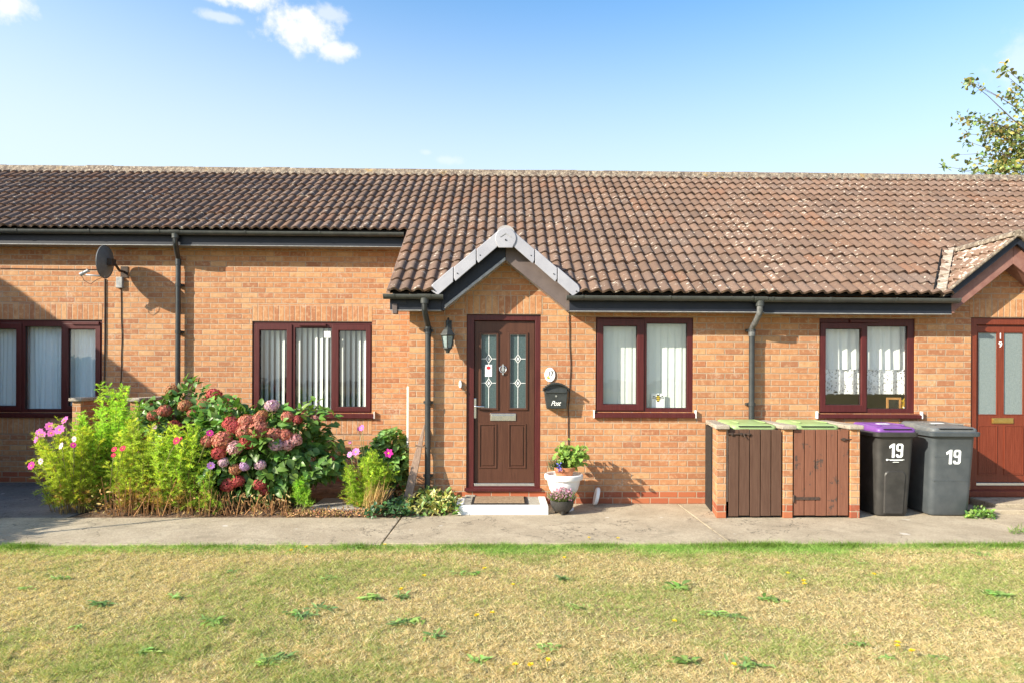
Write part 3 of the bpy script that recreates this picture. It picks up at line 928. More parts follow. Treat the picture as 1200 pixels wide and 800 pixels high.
DX0 = w0o[0] - w1o[0]
W0, W0m = window(A, S, w0o, three_light(w0o, DX0), M['upvc'], M['glass'], sill=(w0o[0] - 4, w0o[1] + 3, 484.5, 490), vent=(85, 116, 379.6, 383.2))
lintel(A, S, W0m[0], W0m[1], W0m[3]); lintel(A, S, W0m[0], W0m[1], zz(490, S) - .23, 'brick_sill_course')
tiles('roof', (XL, YE, ZE), (1, 0, 0), UPV, NRM, XA - XL, V_LEFT, VTOT - V_LEFT, M['tile'], A, seed=21, base=(.143, .098, .078))
mb = MB(); roof_deck(mb, XL, XA, Y_LEFT + .03, RY); mb.build('roof_deck', M['dark'], A); back_roof(A, XL, XA)
ridge(A, XL, XA, 3)
YF2 = Y_LEFT + .085; ZF2 = zz(290.5, YF2); ZG2 = zz(273, YF2 - .11)
fascia(A, XL, XA - .001, YF2, S, ZF2, ZF2 + .20)
PX0 = xx(208.5, S - .07)
gt, gy = gutter(A, XL, XA - .004, YF2, ZG2, outlets=[at(205.5, 280, YF2 - .06).x], caps=(True, False), joints=[xx(25, YF2), xx(109, YF2), xx(150, YF2) - 3.5, xx(190, YF2)])
downpipe(A, PX0, S, at(205.5, 280, YF2 - .06).x, gy, ZG2 - .07, .05, [zz(337, S), zz(391, S), 1.0, .5])

# ---------- middle bungalow
B = thing('terraced_bungalow', 'stepped brick bungalow in the middle with white-capped porch gable over a brown front door', 'house', ((XA + XB) / 2, 0, 0), 'bungalows of the terrace')
STEP = -1.146
w2o = (698, 812.4, 371, 482); d1o = (546.6, 633.6, 368.4, 574.5)
X2 = lambda p: xx(p, 0); Z2 = lambda p: zz(p, 0)
hl = [(X(w1o[0]), X(w1o[1]), Z(w1o[3]), Z(w1o[2]))]
hr = [(X2(w2o[0]), X2(w2o[1]), Z2(w2o[3]), Z2(w2o[2])), (X2(d1o[0]), X2(d1o[1]), Z2(d1o[3]), Z2(d1o[2]))]
sh = house_shell(B, XA, XB, (XA, STEP), (STEP, XB), hl, hr)
sh.prism_y([(G1 - .72, 2.6), (G1 + .72, 2.6), (G1, 3.1)], 0.0005, .02)
sh.build('wall', M['brick'], B)
W1, W1m = window(B, S, w1o, three_light(w1o, 0), M['upvc'], M['glass'], sill=(w1o[0] - 3, w1o[1] + 3, 484.5, 490), vent=(350, 382, 380.5, 383.2))
lintel(B, S, W1m[0], W1m[1], W1m[3]); lintel(B, S, W1m[0], W1m[1], zz(490, S) - .23, 'brick_sill_course')
W2, W2m = window(B, 0, w2o, [dict(sash=(699.5, 755, 372.6, 480.5), pane=(707, 746.6, 381, 473)), dict(pane=(758, 805.6, 377.6, 477.4))], M['upvc'], M['glass'], sill=(696.5, 814, 482.5, 488.5))
lintel(B, 0, X2(d1o[0]) - .02, X2(d1o[1]) + .02, Z2(d1o[2]))
# roof: forward part and set-back part
XV = at(454, 341, YE).x
tiles('roof', (XV, YE, ZE), (1, 0, 0), UPV, NRM, XB - XV, 0, VTOT, M['tile'], B, seed=22, skip=skip_gables)
tiles('set_back_roof', (XA, YE, ZE), (1, 0, 0), UPV, NRM, XV - XA, V_LEFT, VTOT - V_LEFT, M['tile'], B, seed=23, base=(.145, .099, .078))
mb = MB(); roof_deck(mb, XA, XV, Y_LEFT + .03, RY)
roof_deck(mb, XV + .02, G1 - .9, YE + .05, 1.3); roof_deck(mb, G1 + .9, XB, YE + .05, 1.3); roof_deck(mb, G1 - .899, G1 + .899, .62, 1.3); roof_deck(mb, XV + .02, XB, 1.301, RY)
mb.build('roof_deck', M['dark'], B); back_roof(B, XA, XB); ridge(B, XA, XB, 4)
# verge on the step
MB().prism_x([(YE + .08, zmain(YE + .08) - .19), (Y_LEFT + .2, zmain(Y_LEFT + .2) - .19), (Y_LEFT + .2, zmain(Y_LEFT + .2) - .045), (YE + .08, zmain(YE + .08) - .045)], XV + .045, STEP - .0).build('verge_box', M['fascia'], B, bevel=.004)
MB().box(XV + .045, XV + .10, -.25, -.16, 2.245, 2.36).build('verge_box_end', M['barge'], B, bevel=.004)
MB().prism_x([(YE - .01, zmain(YE - .01) - .008), (RY - 1.9, zmain(RY - 1.9) - .008), (RY - 1.9, zmain(RY - 1.9) + .012), (YE - .01, zmain(YE - .01) + .012)], XV - .012, XV + .03).build('verge_mortar', M['tile_plain2'], B)
# eaves
YF = -.235; ZF = zz(364.5, YF); ZG = zz(345.5, YF - .11)
fascia(B, XA + .001, XV - .03, YF2, S, ZF2, ZF2 + .20)
gutter(B, XA, XV - .06, YF2, ZG2 - .004, caps=(False, True), joints=[xx(290, YF2), xx(376, YF2)])
HW = .735
fascia(B, xx(456.5, YF), G1 - HW - .012, YF, 0, ZF, ZF + .19); fascia(B, G1 + HW + .012, XB - .001, YF, 0, ZF, ZF + .19)
PX1 = xx(501.5, -.07); XO1 = at(497.5, 356, -.295).x
gt, gy = gutter(B, at(449.5, 347, -.295).x, G1 - HW + .02, YF, ZG, outlets=[XO1], joints=[at(462, 347, -.295).x])
downpipe(B, PX1, 0, XO1, gy, ZG - .07, .03, [zz(388, 0), zz(471, 0), zz(556, 0)])
gutter(B, G1 + HW - .03, XB - .01, YF, ZG - .003, caps=(True, False), joints=[at(682, 347, -.295).x, at(784, 347, -.295).x, at(880, 347, -.295).x])
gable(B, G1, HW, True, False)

# front door of the middle bungalow
fr = MB(); yr = .02
plate(fr, X2(d1o[0]), X2(d1o[1]), Z2(d1o[3]), Z2(d1o[2]), yr, yr + .09, [(X2(555.5), X2(627), Z2(569.5), Z2(375.5))])
df = fr.build('door_frame', M['upvc'], B, bevel=.005)
MB().prism_x([(yr + .05, Z2(570)), (-.028, Z2(571.5)), (-.028, Z2(575)), (yr + .05, Z2(575))], X2(545), X2(635)).build('door_sill', M['upvc'], df, bevel=.004)
MB().box(X2(556), X2(626.8), yr + .004, yr + .06, Z2(569.4), Z2(566.2)).build('threshold', M['steel'], df, bevel=.003)
yd = .052
gl = [(X2(563.6), X2(581.6), Z2(478), Z2(391.6)), (X2(597.6), X2(616.4), Z2(478), Z2(391.6))]
lf = MB(); plate(lf, X2(555.8), X2(626.6), Z2(566), Z2(376), yd, yd + .045, gl)
DOOR = lf.build('door', M['door'], B, bevel=.003)


def moulding(mb, x0, x1, z0, z1, w, yf, yb): plate(mb, x0 - w, x1 + w, z0 - w, z1 + w, yf, yb, [(x0, x1, z0, z1)])


def pane_cames(x0, x1, z0, z1, y, par, diamonds):
    mb = MB(); cx = (x0 + x1) / 2; t = .0035; yb = y - .0008; yf = y - .005
    zs = [z0] + diamonds + [z1]; dh, dw = .052, .036
    prev = z0
    for d in diamonds:
        mb.box(cx - t, cx + t, yf, yb, prev, d - dh); prev = d + dh
        mb.box(x0, cx - dw, yf, yb, d - t, d + t); mb.box(cx + dw, x1, yf, yb, d - t, d + t)
        for a, b in (((cx, d - dh), (cx - dw, d)), ((cx - dw, d), (cx, d + dh)), ((cx, d + dh), (cx + dw, d)), ((cx + dw, d), (cx, d - dh))):
            v = Vector((b[0] - a[0], 0, b[1] - a[1])); nn = Vector((-v.z, 0, v.x)).normalized() * t * 1.25
            p = [Vector((a[0], 0, a[1])) + nn, Vector((b[0], 0, b[1])) + nn, Vector((b[0], 0, b[1])) - nn, Vector((a[0], 0, a[1])) - nn]
            mb.prism_y([(q.x, q.z) for q in p], yf - .001, yb)
        # small bevelled jewel inside the diamond
        mb.prism_y([(cx, d - .024), (cx + .016, d), (cx, d + .024), (cx - .016, d)], yf, yb)
    mb.box(cx - t, cx + t, yf, yb, prev, z1)
    mb.build('lead_came', M['lead'], par)


dz1, dz2 = Z2(420), Z2(448.5)
for h in gl:
    mb = MB(); moulding(mb, *h, .026, yd - .014, yd - .0005); mb.build('glazing_moulding', M['door'], DOOR, bevel=.006, segs=3)
    mb = MB(); moulding(mb, h[0] + .004, h[1] - .004, h[2] + .004, h[3] - .004, .004, yd - .0165, yd + .012); mb.build('glazing_bead', M['barge'], DOOR)
    MB().box(h[0], h[1], yd + .010, yd + .016, h[2], h[3]).build('pane', M['door_glass'], DOOR)
    pane_cames(h[0], h[1], h[2], h[3], yd + .010, DOOR, [dz2, dz1])
for (a, b) in ((561.3, 582.3), (595.9, 616.9)):
    x0, x1, z0, z1 = X2(a), X2(b), Z2(548.8), Z2(496.3)
    mb = MB(); moulding(mb, x0 + .018, x1 - .018, z0 + .018, z1 - .018, .018, yd - .009, yd - .0005)
    mb.box(x0 + .034, x1 - .034, yd - .008, yd - .0005, z0 + .034, z1 - .034)
    mb.build('raised_panel', M['door'], DOOR, bevel=.006, segs=3)
# letter plate, knocker, handle
x0, x1, z0, z1 = X2(574.6), X2(604.8), Z2(492.8), Z2(484.2)
mb = MB().box(x0, x1, yd - .010, yd - .0005, z0, z1).box(x0 + .015, x1 - .015, yd - .017, yd - .0105, z0 + .018, z1 - .018)
mb.build('letter_plate', M['chrome'], DOOR, bevel=.004)
kx, kz = X2(589.3), Z2(432)
mb = MB().disc_y(kx, kz + .035, .013, .024, yd - .014, yd - .0005).tube([(kx + .040 * math.sin(a), yd - .022 - .006 * math.cos(a), kz - .002 - .040 * math.cos(a)) for a in [math.radians(t) for t in range(-150, 151, 15)]], .0065, 8)
mb.disc_y(kx, kz - .005, .020, .026, yd - .012, yd - .0005).disc_y(kx, kz - .058, .010, .014, yd - .016, yd - .0005)
mb.build('knocker', M['chrome'], DOOR, smooth=40)
hx, hz = X2(556.6), Z2(480.5)
mb = MB().box(hx - .016, hx + .016, yd - .010, yd - .0005, Z2(490), Z2(466.5)); mb.build('handle_plate', M['chrome'], DOOR, bevel=.006)
mb = MB().tube([(hx, yd - .011, Z2(476)), (hx, yd - .05, Z2(476)), (hx + .02, yd - .055, Z2(476)), (hx + .115, yd - .052, Z2(476.3))], [.009, .009, .010, .008], 10); mb.build('door_handle', M['chrome'], DOOR, smooth=40)

# ---------- right bungalow
Cc = thing('terraced_bungalow', 'brick bungalow at the right end with lace curtained window, red door and lichened porch gable', 'house', ((XB + XR) / 2, 0, 0), 'bungalows of the terrace')
w4o = (960, 1072.4, 371, 483); d2o = (1137.6, 1223, 369, 581.5)
hr = [(X2(w4o[0]), X2(w4o[1]), Z2(w4o[3]), Z2(w4o[2])), (X2(d2o[0]), X2(d2o[1]), Z2(d2o[3]), Z2(d2o[2]))]
sh = house_shell(Cc, XB, XR, None, (XB, XR), [], hr)
sh.prism_y([(G2 - .72, 2.6), (G2 + .72, 2.6), (G2, 3.1)], 0.0005, .02)
sh.build('wall', M['brick'], Cc)
W4, W4m = window(Cc, 0, w4o, [dict(sash=(961.5, 1016, 376, 481.5), pane=(968, 1010, 383, 473)), dict(pane=(1017.4, 1064.6, 379.6, 477.4))], M['upvc'], M['glass'], sill=(957, 1078, 483.5, 488.5), vent=(996, 1032, 372.5, 375.8))
lintel(Cc, 0, X2(d2o[0]) - .02, X2(d2o[1]) + .02, Z2(d2o[2]))
tiles('roof', (XB, YE, ZE), (1, 0, 0), UPV, NRM, XR - XB, 0, VTOT, M['tile'], Cc, seed=24, skip=skip_gables, base=(.160, .106, .081))
mb = MB(); roof_deck(mb, XB, G2 - .9, YE + .05, 1.3); roof_deck(mb, G2 + .9, XR, YE + .05, 1.3); roof_deck(mb, G2 - .899, G2 + .899, .62, 1.3); roof_deck(mb, XB, XR, 1.301, RY)
mb.build('roof_deck', M['dark'], Cc); back_roof(Cc, XB, XR); ridge(Cc, XB, XR, 5)
fascia(Cc, XB, G2 - HW - .012, YF, 0, ZF - .01, ZF + .18); fascia(Cc, G2 + HW + .012, XR, YF, 0, ZF, ZF + .19)
XO2 = at(890.5, 358, -.295).x; PX2 = xx(880.8, -.07)
gt, gy = gutter(Cc, XB - .009, G2 - HW + .03, YF, ZG - .010, outlets=[XO2], caps=(False, True), joints=[at(904, 347, -.295).x, at(971, 347, -.295).x, at(1048, 347, -.295).x, at(1122, 347, -.295).x])
downpipe(Cc, PX2, 0, XO2, gy, ZG - .08, .05, [zz(386, 0), zz(472, 0), .5], neckmat=M['neck_grey'])
gutter(Cc, G2 + HW, XR, YF, ZG - .01)
gable(Cc, G2, HW, False, True)
fr = MB()
plate(fr, X2(d2o[0]), X2(d2o[1]), Z2(575), Z2(d2o[2]), yr, yr + .09, [(X2(1146), X2(1214.5), Z2(569), Z2(377.5))])
df = fr.build('door_frame', M['upvc_red'], Cc, bevel=.005)
MB().prism_x([(yr + .05, Z2(571)), (-.03, Z2(574.5)), (-.03, Z2(581)), (yr + .05, Z2(581.4))], X2(1134), X2(1226)).build('door_sill', M['upvc_red'], df, bevel=.004)
MB().box(X2(1146.3), X2(1214), yr + .004, yr + .06, Z2(568.5), Z2(565.3)).build('threshold', M['steel'], df, bevel=.003)
yd2 = .045
g2 = [(X2(1148.5), X2(1172), Z2(484.5), Z2(386)), (X2(1178.8), X2(1203), Z2(484.5), Z2(386))]
lf = MB(); plate(lf, X2(1146.4), X2(1214), Z2(565), Z2(378), yd2, yd2 + .045, g2)
D2 = lf.build('door', M['upvc_red'], Cc, bevel=.004)
for h in g2:
    MB().box(h[0], h[1], yd2 + .012, yd2 + .018, h[2], h[3]).build('pane', M['door_glass_pale'], D2)
    mb = MB(); moulding(mb, h[0] + .008, h[1] - .008, h[2] + .008, h[3] - .008, .008, yd2 - .004, yd2 + .011); mb.build('glazing_bead', M['upvc_red'], D2, bevel=.003)
for (a, b) in ((1149.5, 1171.8), (1180, 1202.5)):
    mb = MB(); x0, x1, z0, z1 = X2(a), X2(b), Z2(556), Z2(497); n = 9
    moulding(mb, x0 + .012, x1 - .012, z0 + .012, z1 - .012, .012, yd2 - .008, yd2 - .0005)
    for k in range(n):
        a_, b_ = x0 + .014 + (x1 - x0 - .028) * k / n, x0 + .014 + (x1 - x0 - .028) * (k + 1) / n
        mb.box(a_ + .001, b_ - .001, yd2 - .004, yd2 - .0006, z0 + .014, z1 - .014)
    mb.build('grooved_panel', M['upvc_red'], D2, bevel=.0015)
x0, x1, z0, z1 = X2(1165), X2(1190.5), Z2(494.5), Z2(488)
for ch, py in (('1', 390.5), ('9', 400.5)): text('numeral', ch, .070, X2(1175.4), Z2(py), yd2 - .0006, M['white_sticker'], D2, bold=.01)
MB().box(x0, x1, yd2 - .012, yd2 - .0005, z0, z1).box(x0 + .012, x1 - .012, yd2 - .018, yd2 - .0125, z0 + .012, z1 - .012).build('letter_plate', M['brass'], D2, bevel=.003)

# ---------- gabled wing and hedge standing left of the picture (their shadows reach into it)
wx, wy = -7.37, -.82
Wg = thing('gabled_wing', 'forward gabled brick wing closing the left end of the terrace', 'house', (-11, 0, 0))
mb = MB().prism_y([(-14.45, -.1), (wx - .38, -.1), (wx - .38, 2.50), (-11.0, 4.98), (-14.45, 2.50)], wy + .35, S - .01)
mb.build('wall', M['brick'], Wg)
for s, xe in ((1, wx), (-1, -14.63)):
    L = math.hypot(3.63, 2.76)
    MB().prism_y([(-11.0, 5.21), (xe, 2.45), (xe, 2.33), (-11.0, 5.09)], wy, 3.6).build('roof', M['tile_plain2'], Wg)

# plastered rooms behind the windows
for root, a, b, y in ((A, XL + .2, XA - .1, S + 2.3), (B, XA + .1, XB - .1, S + 2.3), (Cc, XB + .1, XR - .1, 2.6)):
    MB().box(a, b, y, y + .1, .0, 2.45).build('room_wall', M['interior'], root)
    MB().box(a, b, (.12 if root is Cc else S + .12), y - .002, .012, .05).build('room_floor', M['interior'], root)
# ================================================================== things on and in the walls
def draped(x0, x1, z0, z1, y, n, amp, seed, gather=0.0, hem=0.0):
    """a hanging curtain: folds run from top to bottom"""
    r = np.random.default_rng(seed); cols = n * 6; rows = 12
    ph = np.cumsum(r.uniform(.6, 1.4, cols + 1)) * 2 * math.pi / 6
    am = amp * (.6 + .6 * r.random(cols + 1))
    vs = []; fs = []
    for j in range(rows + 1):
        t = j / rows; z = z1 + (z0 - z1) * t
        for i in range(cols + 1):
            u = i / cols; x = x0 + (x1 - x0) * u
            x += gather * math.sin(ph[i] * .23) * t * .03
            zz_ = z + (hem * abs(math.sin(ph[i] * .5)) if j == rows else 0)
            vs.append((x, y + am[i] * math.sin(ph[i]) * (.45 + .55 * t), zz_))
    for j in range(rows):
        for i in range(cols):
            a = j * (cols + 1) + i; fs.append((a, a + 1, a + cols + 2, a + cols + 1))
    return MB().add(vs, fs)


# curtains and blinds
o = draped(W0m[0] + .03, W0m[1] - .02, W0m[2] + .03, W0m[3] + .05, S + .17, 26, .022, 3, gather=1.0).build('net_curtain', M['net'], None, smooth=True)
tag(o, 'pale blue-white net curtain hanging in long folds behind the shaded left window', 'curtain')
bl = thing('vertical_blind', 'white vertical slat blind with open gaps in the three-light window above the hydrangea', 'blind', (W1m[0], S + .17, W1m[3]))
MB().box(W1m[0] - .02, W1m[1] + .02, S + .14, S + .185, W1m[3] + .01, W1m[3] + .05).build('headrail', M['white_plastic'], bl)
n = 21; mb = MB()
for k in range(n):
    cx = W1m[0] + .03 + (W1m[1] - W1m[0] - .06) * (k + .5) / n; a = math.radians(38 + random.uniform(-6, 6)); w = .040
    dx, dy = math.cos(a) * w, math.sin(a) * w
    vs = [(cx - dx, S + .165 + dy, W1m[3]), (cx, S + .165 - .004, W1m[3]), (cx + dx, S + .165 - dy, W1m[3]), (cx - dx, S + .165 + dy, W1m[2] + .03), (cx, S + .161, W1m[2] + .03), (cx + dx, S + .165 - dy, W1m[2] + .03)]
    mb.add(vs, [(0, 1, 4, 3), (1, 2, 5, 4)])
mb.build('slats', M['blind'], bl)
bl = thing('vertical_blind', 'pale sage vertical blind closed behind the two-pane window right of the front door', 'blind', (W2m[0], .17, W2m[3]))
MB().box(W2m[0] - .02, W2m[1] + .02, .13, .17, W2m[3] + .01, W2m[3] + .05).build('headrail', M['white_plastic'], bl)
n = 13; mb = MB()
for k in range(n):
    cx = W2m[0] + .02 + (W2m[1] - W2m[0] - .04) * (k + .5) / n; a = math.radians(9 + random.uniform(-3, 3)); w = .049
    dx, dy = math.cos(a) * w, math.sin(a) * w
    vs = [(cx - dx, .15 + dy, W2m[3]), (cx, .146, W2m[3]), (cx + dx, .15 - dy, W2m[3]), (cx - dx, .15 + dy, W2m[2] + .02), (cx, .146, W2m[2] + .02), (cx + dx, .15 - dy, W2m[2] + .02)]
    mb.add(vs, [(0, 1, 4, 3), (1, 2, 5, 4)])
mb.build('slats', M['blind_sage'], bl)
# lace curtain, right window
lc = thing('lace_curtain', 'white lace-hemmed net curtain hanging short of the sill in the right window', 'curtain', (W4m[0], .16, W4m[3]))
zh = zz(461, .16)
draped(W4m[0] + .03, W4m[1] - .02, zz(431, .16), W4m[3] + .04, .16, 11, .030, 8).build('net', M['net_white'], lc, smooth=True)
mb = MB(); r = np.random.default_rng(2); nx = 120; ny = 26
xa, xb = W4m[0] + .03, W4m[1] - .02; zt_, zb_ = zz(431, .16) - .001, zh
for i in range(nx):
    for j in range(ny):
        hole = r.random() < .10 + .22 * (math.sin(i * .9) * math.sin(j * 1.3 + i * .25) > .45)
        if hole: continue
        x0 = xa + (xb - xa) * i / nx; x1 = xa + (xb - xa) * (i + 1) / nx
        z1 = zt_ + (zb_ - zt_) * j / ny; z0 = zt_ + (zb_ - zt_) * (j + 1) / ny
        f = lambda x: .16 + .020 * math.sin((x - xa) * 38)
        sc = .030 * abs(math.sin((x0 - xa) * 26)) if j == ny - 1 else 0
        mb.add([(x0, f(x0), z0 + sc), (x1, f(x1), z0 + sc), (x1, f(x1), z1), (x0, f(x0), z1)], [(0, 1, 2, 3)])
mb.build('lace_hem', M['enamel'], lc)
# window boards with the things that stand on them
for (o_, y) in ((W0m, S), (W1m, S), (W2m, 0), (W4m, 0)):
    MB().box(o_[0] - .03, o_[1] + .03, y + .101, y + .27, o_[2] - .03, o_[2] + .012).build('window_board', M['white_paint'], A if o_ is W0m else B if o_ in (W1m, W2m) else Cc)
pf = thing('picture_frame', 'small orange wooden picture frame standing on the right window board', 'picture frame', (xx(1048, .13), .13, W4m[2] + .012))
fx0, fx1, fz0, fz1 = xx(1039, .13), xx(1056, .13), W4m[2] + .012, zz(464, .13)
mb = MB(); plate(mb, fx0, fx1, fz0, fz1, .125, .14, [(fx0 + .025, fx1 - .025, fz0 + .025, fz1 - .025)], back=True); mb.build('frame', M['wood_frame'], pf, bevel=.002)
MB().box(fx0 + .025, fx1 - .025, .132, .139, fz0 + .025, fz1 - .025).build('picture', M['dark'], pf)
# yellow flowers beside the frame
yf = thing('vase_of_flowers', 'vase with yellow flowers beside the orange frame in the right window', 'vase', (xx(1060, .13), .135, W4m[2] + .012))
MB().lathe([(.020, 0), (.026, .03), (.014, .07), (.018, .085)], (xx(1060, .13), .135, W4m[2] + .012), 12).build('vase', M['white_plastic'], yf, smooth=True)
r = np.random.default_rng(4); n = 90; P = np.array([xx(1060, .13), .135, W4m[2] + .12]) + r.normal(0, .020, (n, 3)); V, T, C = leaf_arrays(P, r.normal(size=(n, 3)), r.normal(size=(n, 3)), np.full(n, .035), np.full(n, .02), vary((.75, .52, .04), n, .1))
npmesh('flowers', V, T, C, M['petal'], yf)
# bee sign
bx0, bx1, bz0, bz1 = xx(763.5, .10), xx(779, .10), zz(474, .10), zz(460, .10)
bs = thing('bee_sign', 'white card with a painted bee standing in the window right of the front door', 'sign', ((bx0 + bx1) / 2, .10, W2m[2] + .012))
MB().box(bx0, bx1, .100, .104, W2m[2] + .012, bz1).build('card', M['white_sticker'], bs)
cx, cz = (bx0 + bx1) / 2, (bz0 + bz1) / 2 + .01
mb = MB()
for dz, w in ((.040, .020), (.014, .030), (-.012, .026), (-.034, .015)): mb.disc_y(cx, cz + dz * .9, w * .95, .010, .0975, .0995, 14)
for s in (-1, 1):
    mb.tube([(cx + s * .006, .098, cz + .045), (cx + s * .022, .098, cz + .062)], .0025, 6)
    for q in (.75, .55): mb.tube([(cx + s * .02, .098, cz + .012), (cx + s * .055, .098, cz + .012 + .03 * q), (cx + s * .066, .098, cz + .006 * q), (cx + s * .02, .098, cz)], .0028, 6)
mb.build('bee', M['ink'], bs)
mb = MB()
for dz, w in ((.026, .026), (.000, .030), (-.024, .020)): mb.disc_y(cx, cz + dz * .9, w * .9, .006, .0968, .0974, 14)
mb.build('bee_stripes', M['yellow'], bs)
# stickers
sx, sz = xx(382.5, S), zz(392.8, S)
o = MB().box(sx - .046, sx + .046, S + .0365, S + .039, sz - .046, sz + .046).build('sticker', M['white_sticker']); tag(o, 'blank white square sticker inside the top of the three-light window', 'sticker')
st = thing('door_sticker', 'white notice sticker with a red dot on the left glass of the brown front door', 'sticker', (X2(572.3), yd, Z2(441)))
MB().box(X2(568.3), X2(576.4), yd + .0035, yd + .0045, Z2(440.8), Z2(427)).build('card', M['white_sticker'], st)
MB().disc_y(X2(572.3), Z2(430.6), .026, .022, yd + .002, yd + .0030, 20).build('red_dot', M['red_ink'], st)
mb = MB()
for k, w in ((0, .020), (1, .016)): mb.box(X2(570), X2(570) + w, yd + .002, yd + .003, Z2(438.4) + k * .012, Z2(438.4) + k * .012 + .004)
mb.build('small_print', M['ink'], st)

# carriage lantern
lx, ly = xx(524.6, -.13), -.135
ln = thing('wall_lantern', 'black carriage lantern on the brick wall left of the brown front door', 'wall lamp', (lx, 0, zz(412, 0)))
zl = lambda p: zz(p, ly)
hexr = lambda r, z: [(lx + r * math.cos(math.pi / 6 + k * math.pi / 3), ly + r * math.sin(math.pi / 6 + k * math.pi / 3), z) for k in range(6)]
zb, zt_, zc = zl(408), zl(393.5), zl(389)
mb = MB().rings([hexr(.088, zt_ - .004), hexr(.094, zt_ + .006), hexr(.055, zc + .02), hexr(.030, zc + .045), hexr(.020, zc + .05), hexr(.018, zc + .075), hexr(.006, zc + .10)])
mb.build('cap', M['lantern'], ln, bevel=.002)
mb = MB()
for k in range(6):
    a, b = hexr(.052, zb)[k], hexr(.079, zt_ - .004)[k]; mb.tube([a, b], .006, 6)
mb.rings([hexr(.060, zb - .008), hexr(.060, zb + .006)]).rings([hexr(.030, zb - .030), hexr(.045, zb - .0085)]).rings([hexr(.022, zb - .055), hexr(.030, zb - .0305)])
mb.build('cage', M['lantern'], ln)
MB().rings([hexr(.049, zb + .008), hexr(.074, zt_ - .006)], cap=False).build('lamp_glass', M['lamp_glass'], ln)
MB().lathe([(.012, 0), (.014, .05), (.030, .09), (.030, .115), (.012, .14)], (lx, ly, zb + .006), 12).build('bulb', M['white_plastic'], ln, smooth=True)
mb = MB().box(lx - .035, lx + .035, -.014, -.0005, zz(404, 0), zz(376, 0)).tube([(lx, -.013, zz(379, 0)), (lx, -.07, zz(374, 0)), (lx, -.125, zz(377, 0)), (lx, ly, zc + .09)], .012, 8)
mb.build('bracket', M['lantern'], ln, bevel=.002)
# door bell push
dx = xx(539.6, 0)
db = thing('doorbell', 'small white oval doorbell push beside the left door jamb', 'doorbell', (dx, 0, zz(456, 0)))
MB().prism_y([(dx + .017 * math.cos(t), zz(450.5, 0) + (.052 if math.sin(t) > 0 else .045) * math.sin(t)) for t in np.linspace(0, 2 * math.pi, 20)[:-1]], -.035, -.0005).build('housing', M['white_plastic'], db, bevel=.006)
MB().disc_y(dx, zz(455.5, 0), .013, .020, -.042, -.0355, 16).build('push_button', M['terracotta'], db, bevel=.003)
# oval number plaque
px_, pz_ = xx(644.4, 0), zz(438.7, 0)
pq = thing('house_number_plaque', 'white oval ceramic plaque numbered 17 above the black letterbox', 'sign', (px_, 0, pz_ - .08))
MB().disc_y(px_, pz_, .064, .086, -.018, -.0005, 32).build('plate', M['enamel'], pq, bevel=.006, segs=3)
text('numeral', '17', .056, px_ + .014, pz_ + .018, -.0185, M['ink'], pq, bold=.03, xs=.95)
mb = MB().disc_y(px_ - .028, pz_ - .028, .010, .010, -.0205, -.0185, 12).disc_y(px_ - .008, pz_ - .036, .008, .008, -.0205, -.0185, 12).disc_y(px_ - .018, pz_ - .018, .007, .007, -.0205, -.0185, 12); mb.build('painted_flower', M['yellow'], pq)
MB().disc_y(px_ - .016, pz_ - .044, .022, .006, -.0195, -.0185, 12).build('painted_leaf', M['green_ink'], pq)
# letterbox
lb = thing('letterbox', 'black wall letterbox with curved scalloped lid and white script word Post', 'letterbox', (xx(652, 0), 0, zz(489, 0)))
yb_ = -.125; q = lambda p: xx(p, yb_); w_ = lambda p: zz(p, yb_)
x0, x1 = q(638.3), q(665.2); xm = (x0 + x1) / 2
mb = MB().rings([[(q(641), yb_ + .006, w_(478.3)), (q(663.5), yb_ + .006, w_(478.3)), (q(663.5), -.0008, w_(478.3)), (q(641), -.0008, w_(478.3))],
                 [(x0, yb_, w_(460.5)), (x1, yb_, w_(460.5)), (x1, -.0008, w_(460.5)), (x0, -.0008, w_(460.5))],
                 [(x0, yb_ + .004, w_(455)), (x1, yb_ + .004, w_(455)), (x1, -.0008, w_(455)), (x0, -.0008, w_(455))]])
mb.build('body', M['lantern'], lb, bevel=.006)
mb = MB(); n = 14; zc0, zc1 = w_(455.5), w_(448.2)
arch = [(x0 - .018 + (x1 - x0 + .036) * k / n, zc0 + (zc1 - zc0) * (math.sin(math.pi * (k / n)) ** .8) - (.004 if k in (0, n) else 0)) for k in range(n + 1)]
mb.prism_y(arch + [(x, z - .014) for x, z in reversed(arch)], yb_ - .025, -.0008)
for k in range(n):
    (xa, za), (xb, zb2) = arch[k], arch[k + 1]; mb.tube([((xa + xb) / 2, yb_ - .03, (za + zb2) / 2 + .001), ((xa + xb) / 2, -.002, (za + zb2) / 2 + .001)], .009, 6)
mb.build('lid', M['lantern'], lb)
mb = MB().prism_y([(x0 + .003, w_(455)), (x1 - .003, w_(455))] + [(x, z - .015) for x, z in reversed(arch[1:-1])], yb_ + .010, yb_ + .03); mb.build('gable_front', M['lantern'], lb)
MB().box(x0 + .012, x1 - .012, yb_ - .012, yb_ - .001, w_(460), w_(457.5)).build('flap', M['lantern'], lb, bevel=.004)
MB().tube([(xm, yb_ - .004, w_(463.5)), (xm, yb_ + .004, w_(463.5))], .012, 14).build('lock', M['chrome'], lb)
text('lettering', 'Post', .056, xm + .002, w_(471.8), yb_ + .0005, M['white_paint'], lb, bold=.004, shear=.42, xs=.88, spacing=.88)

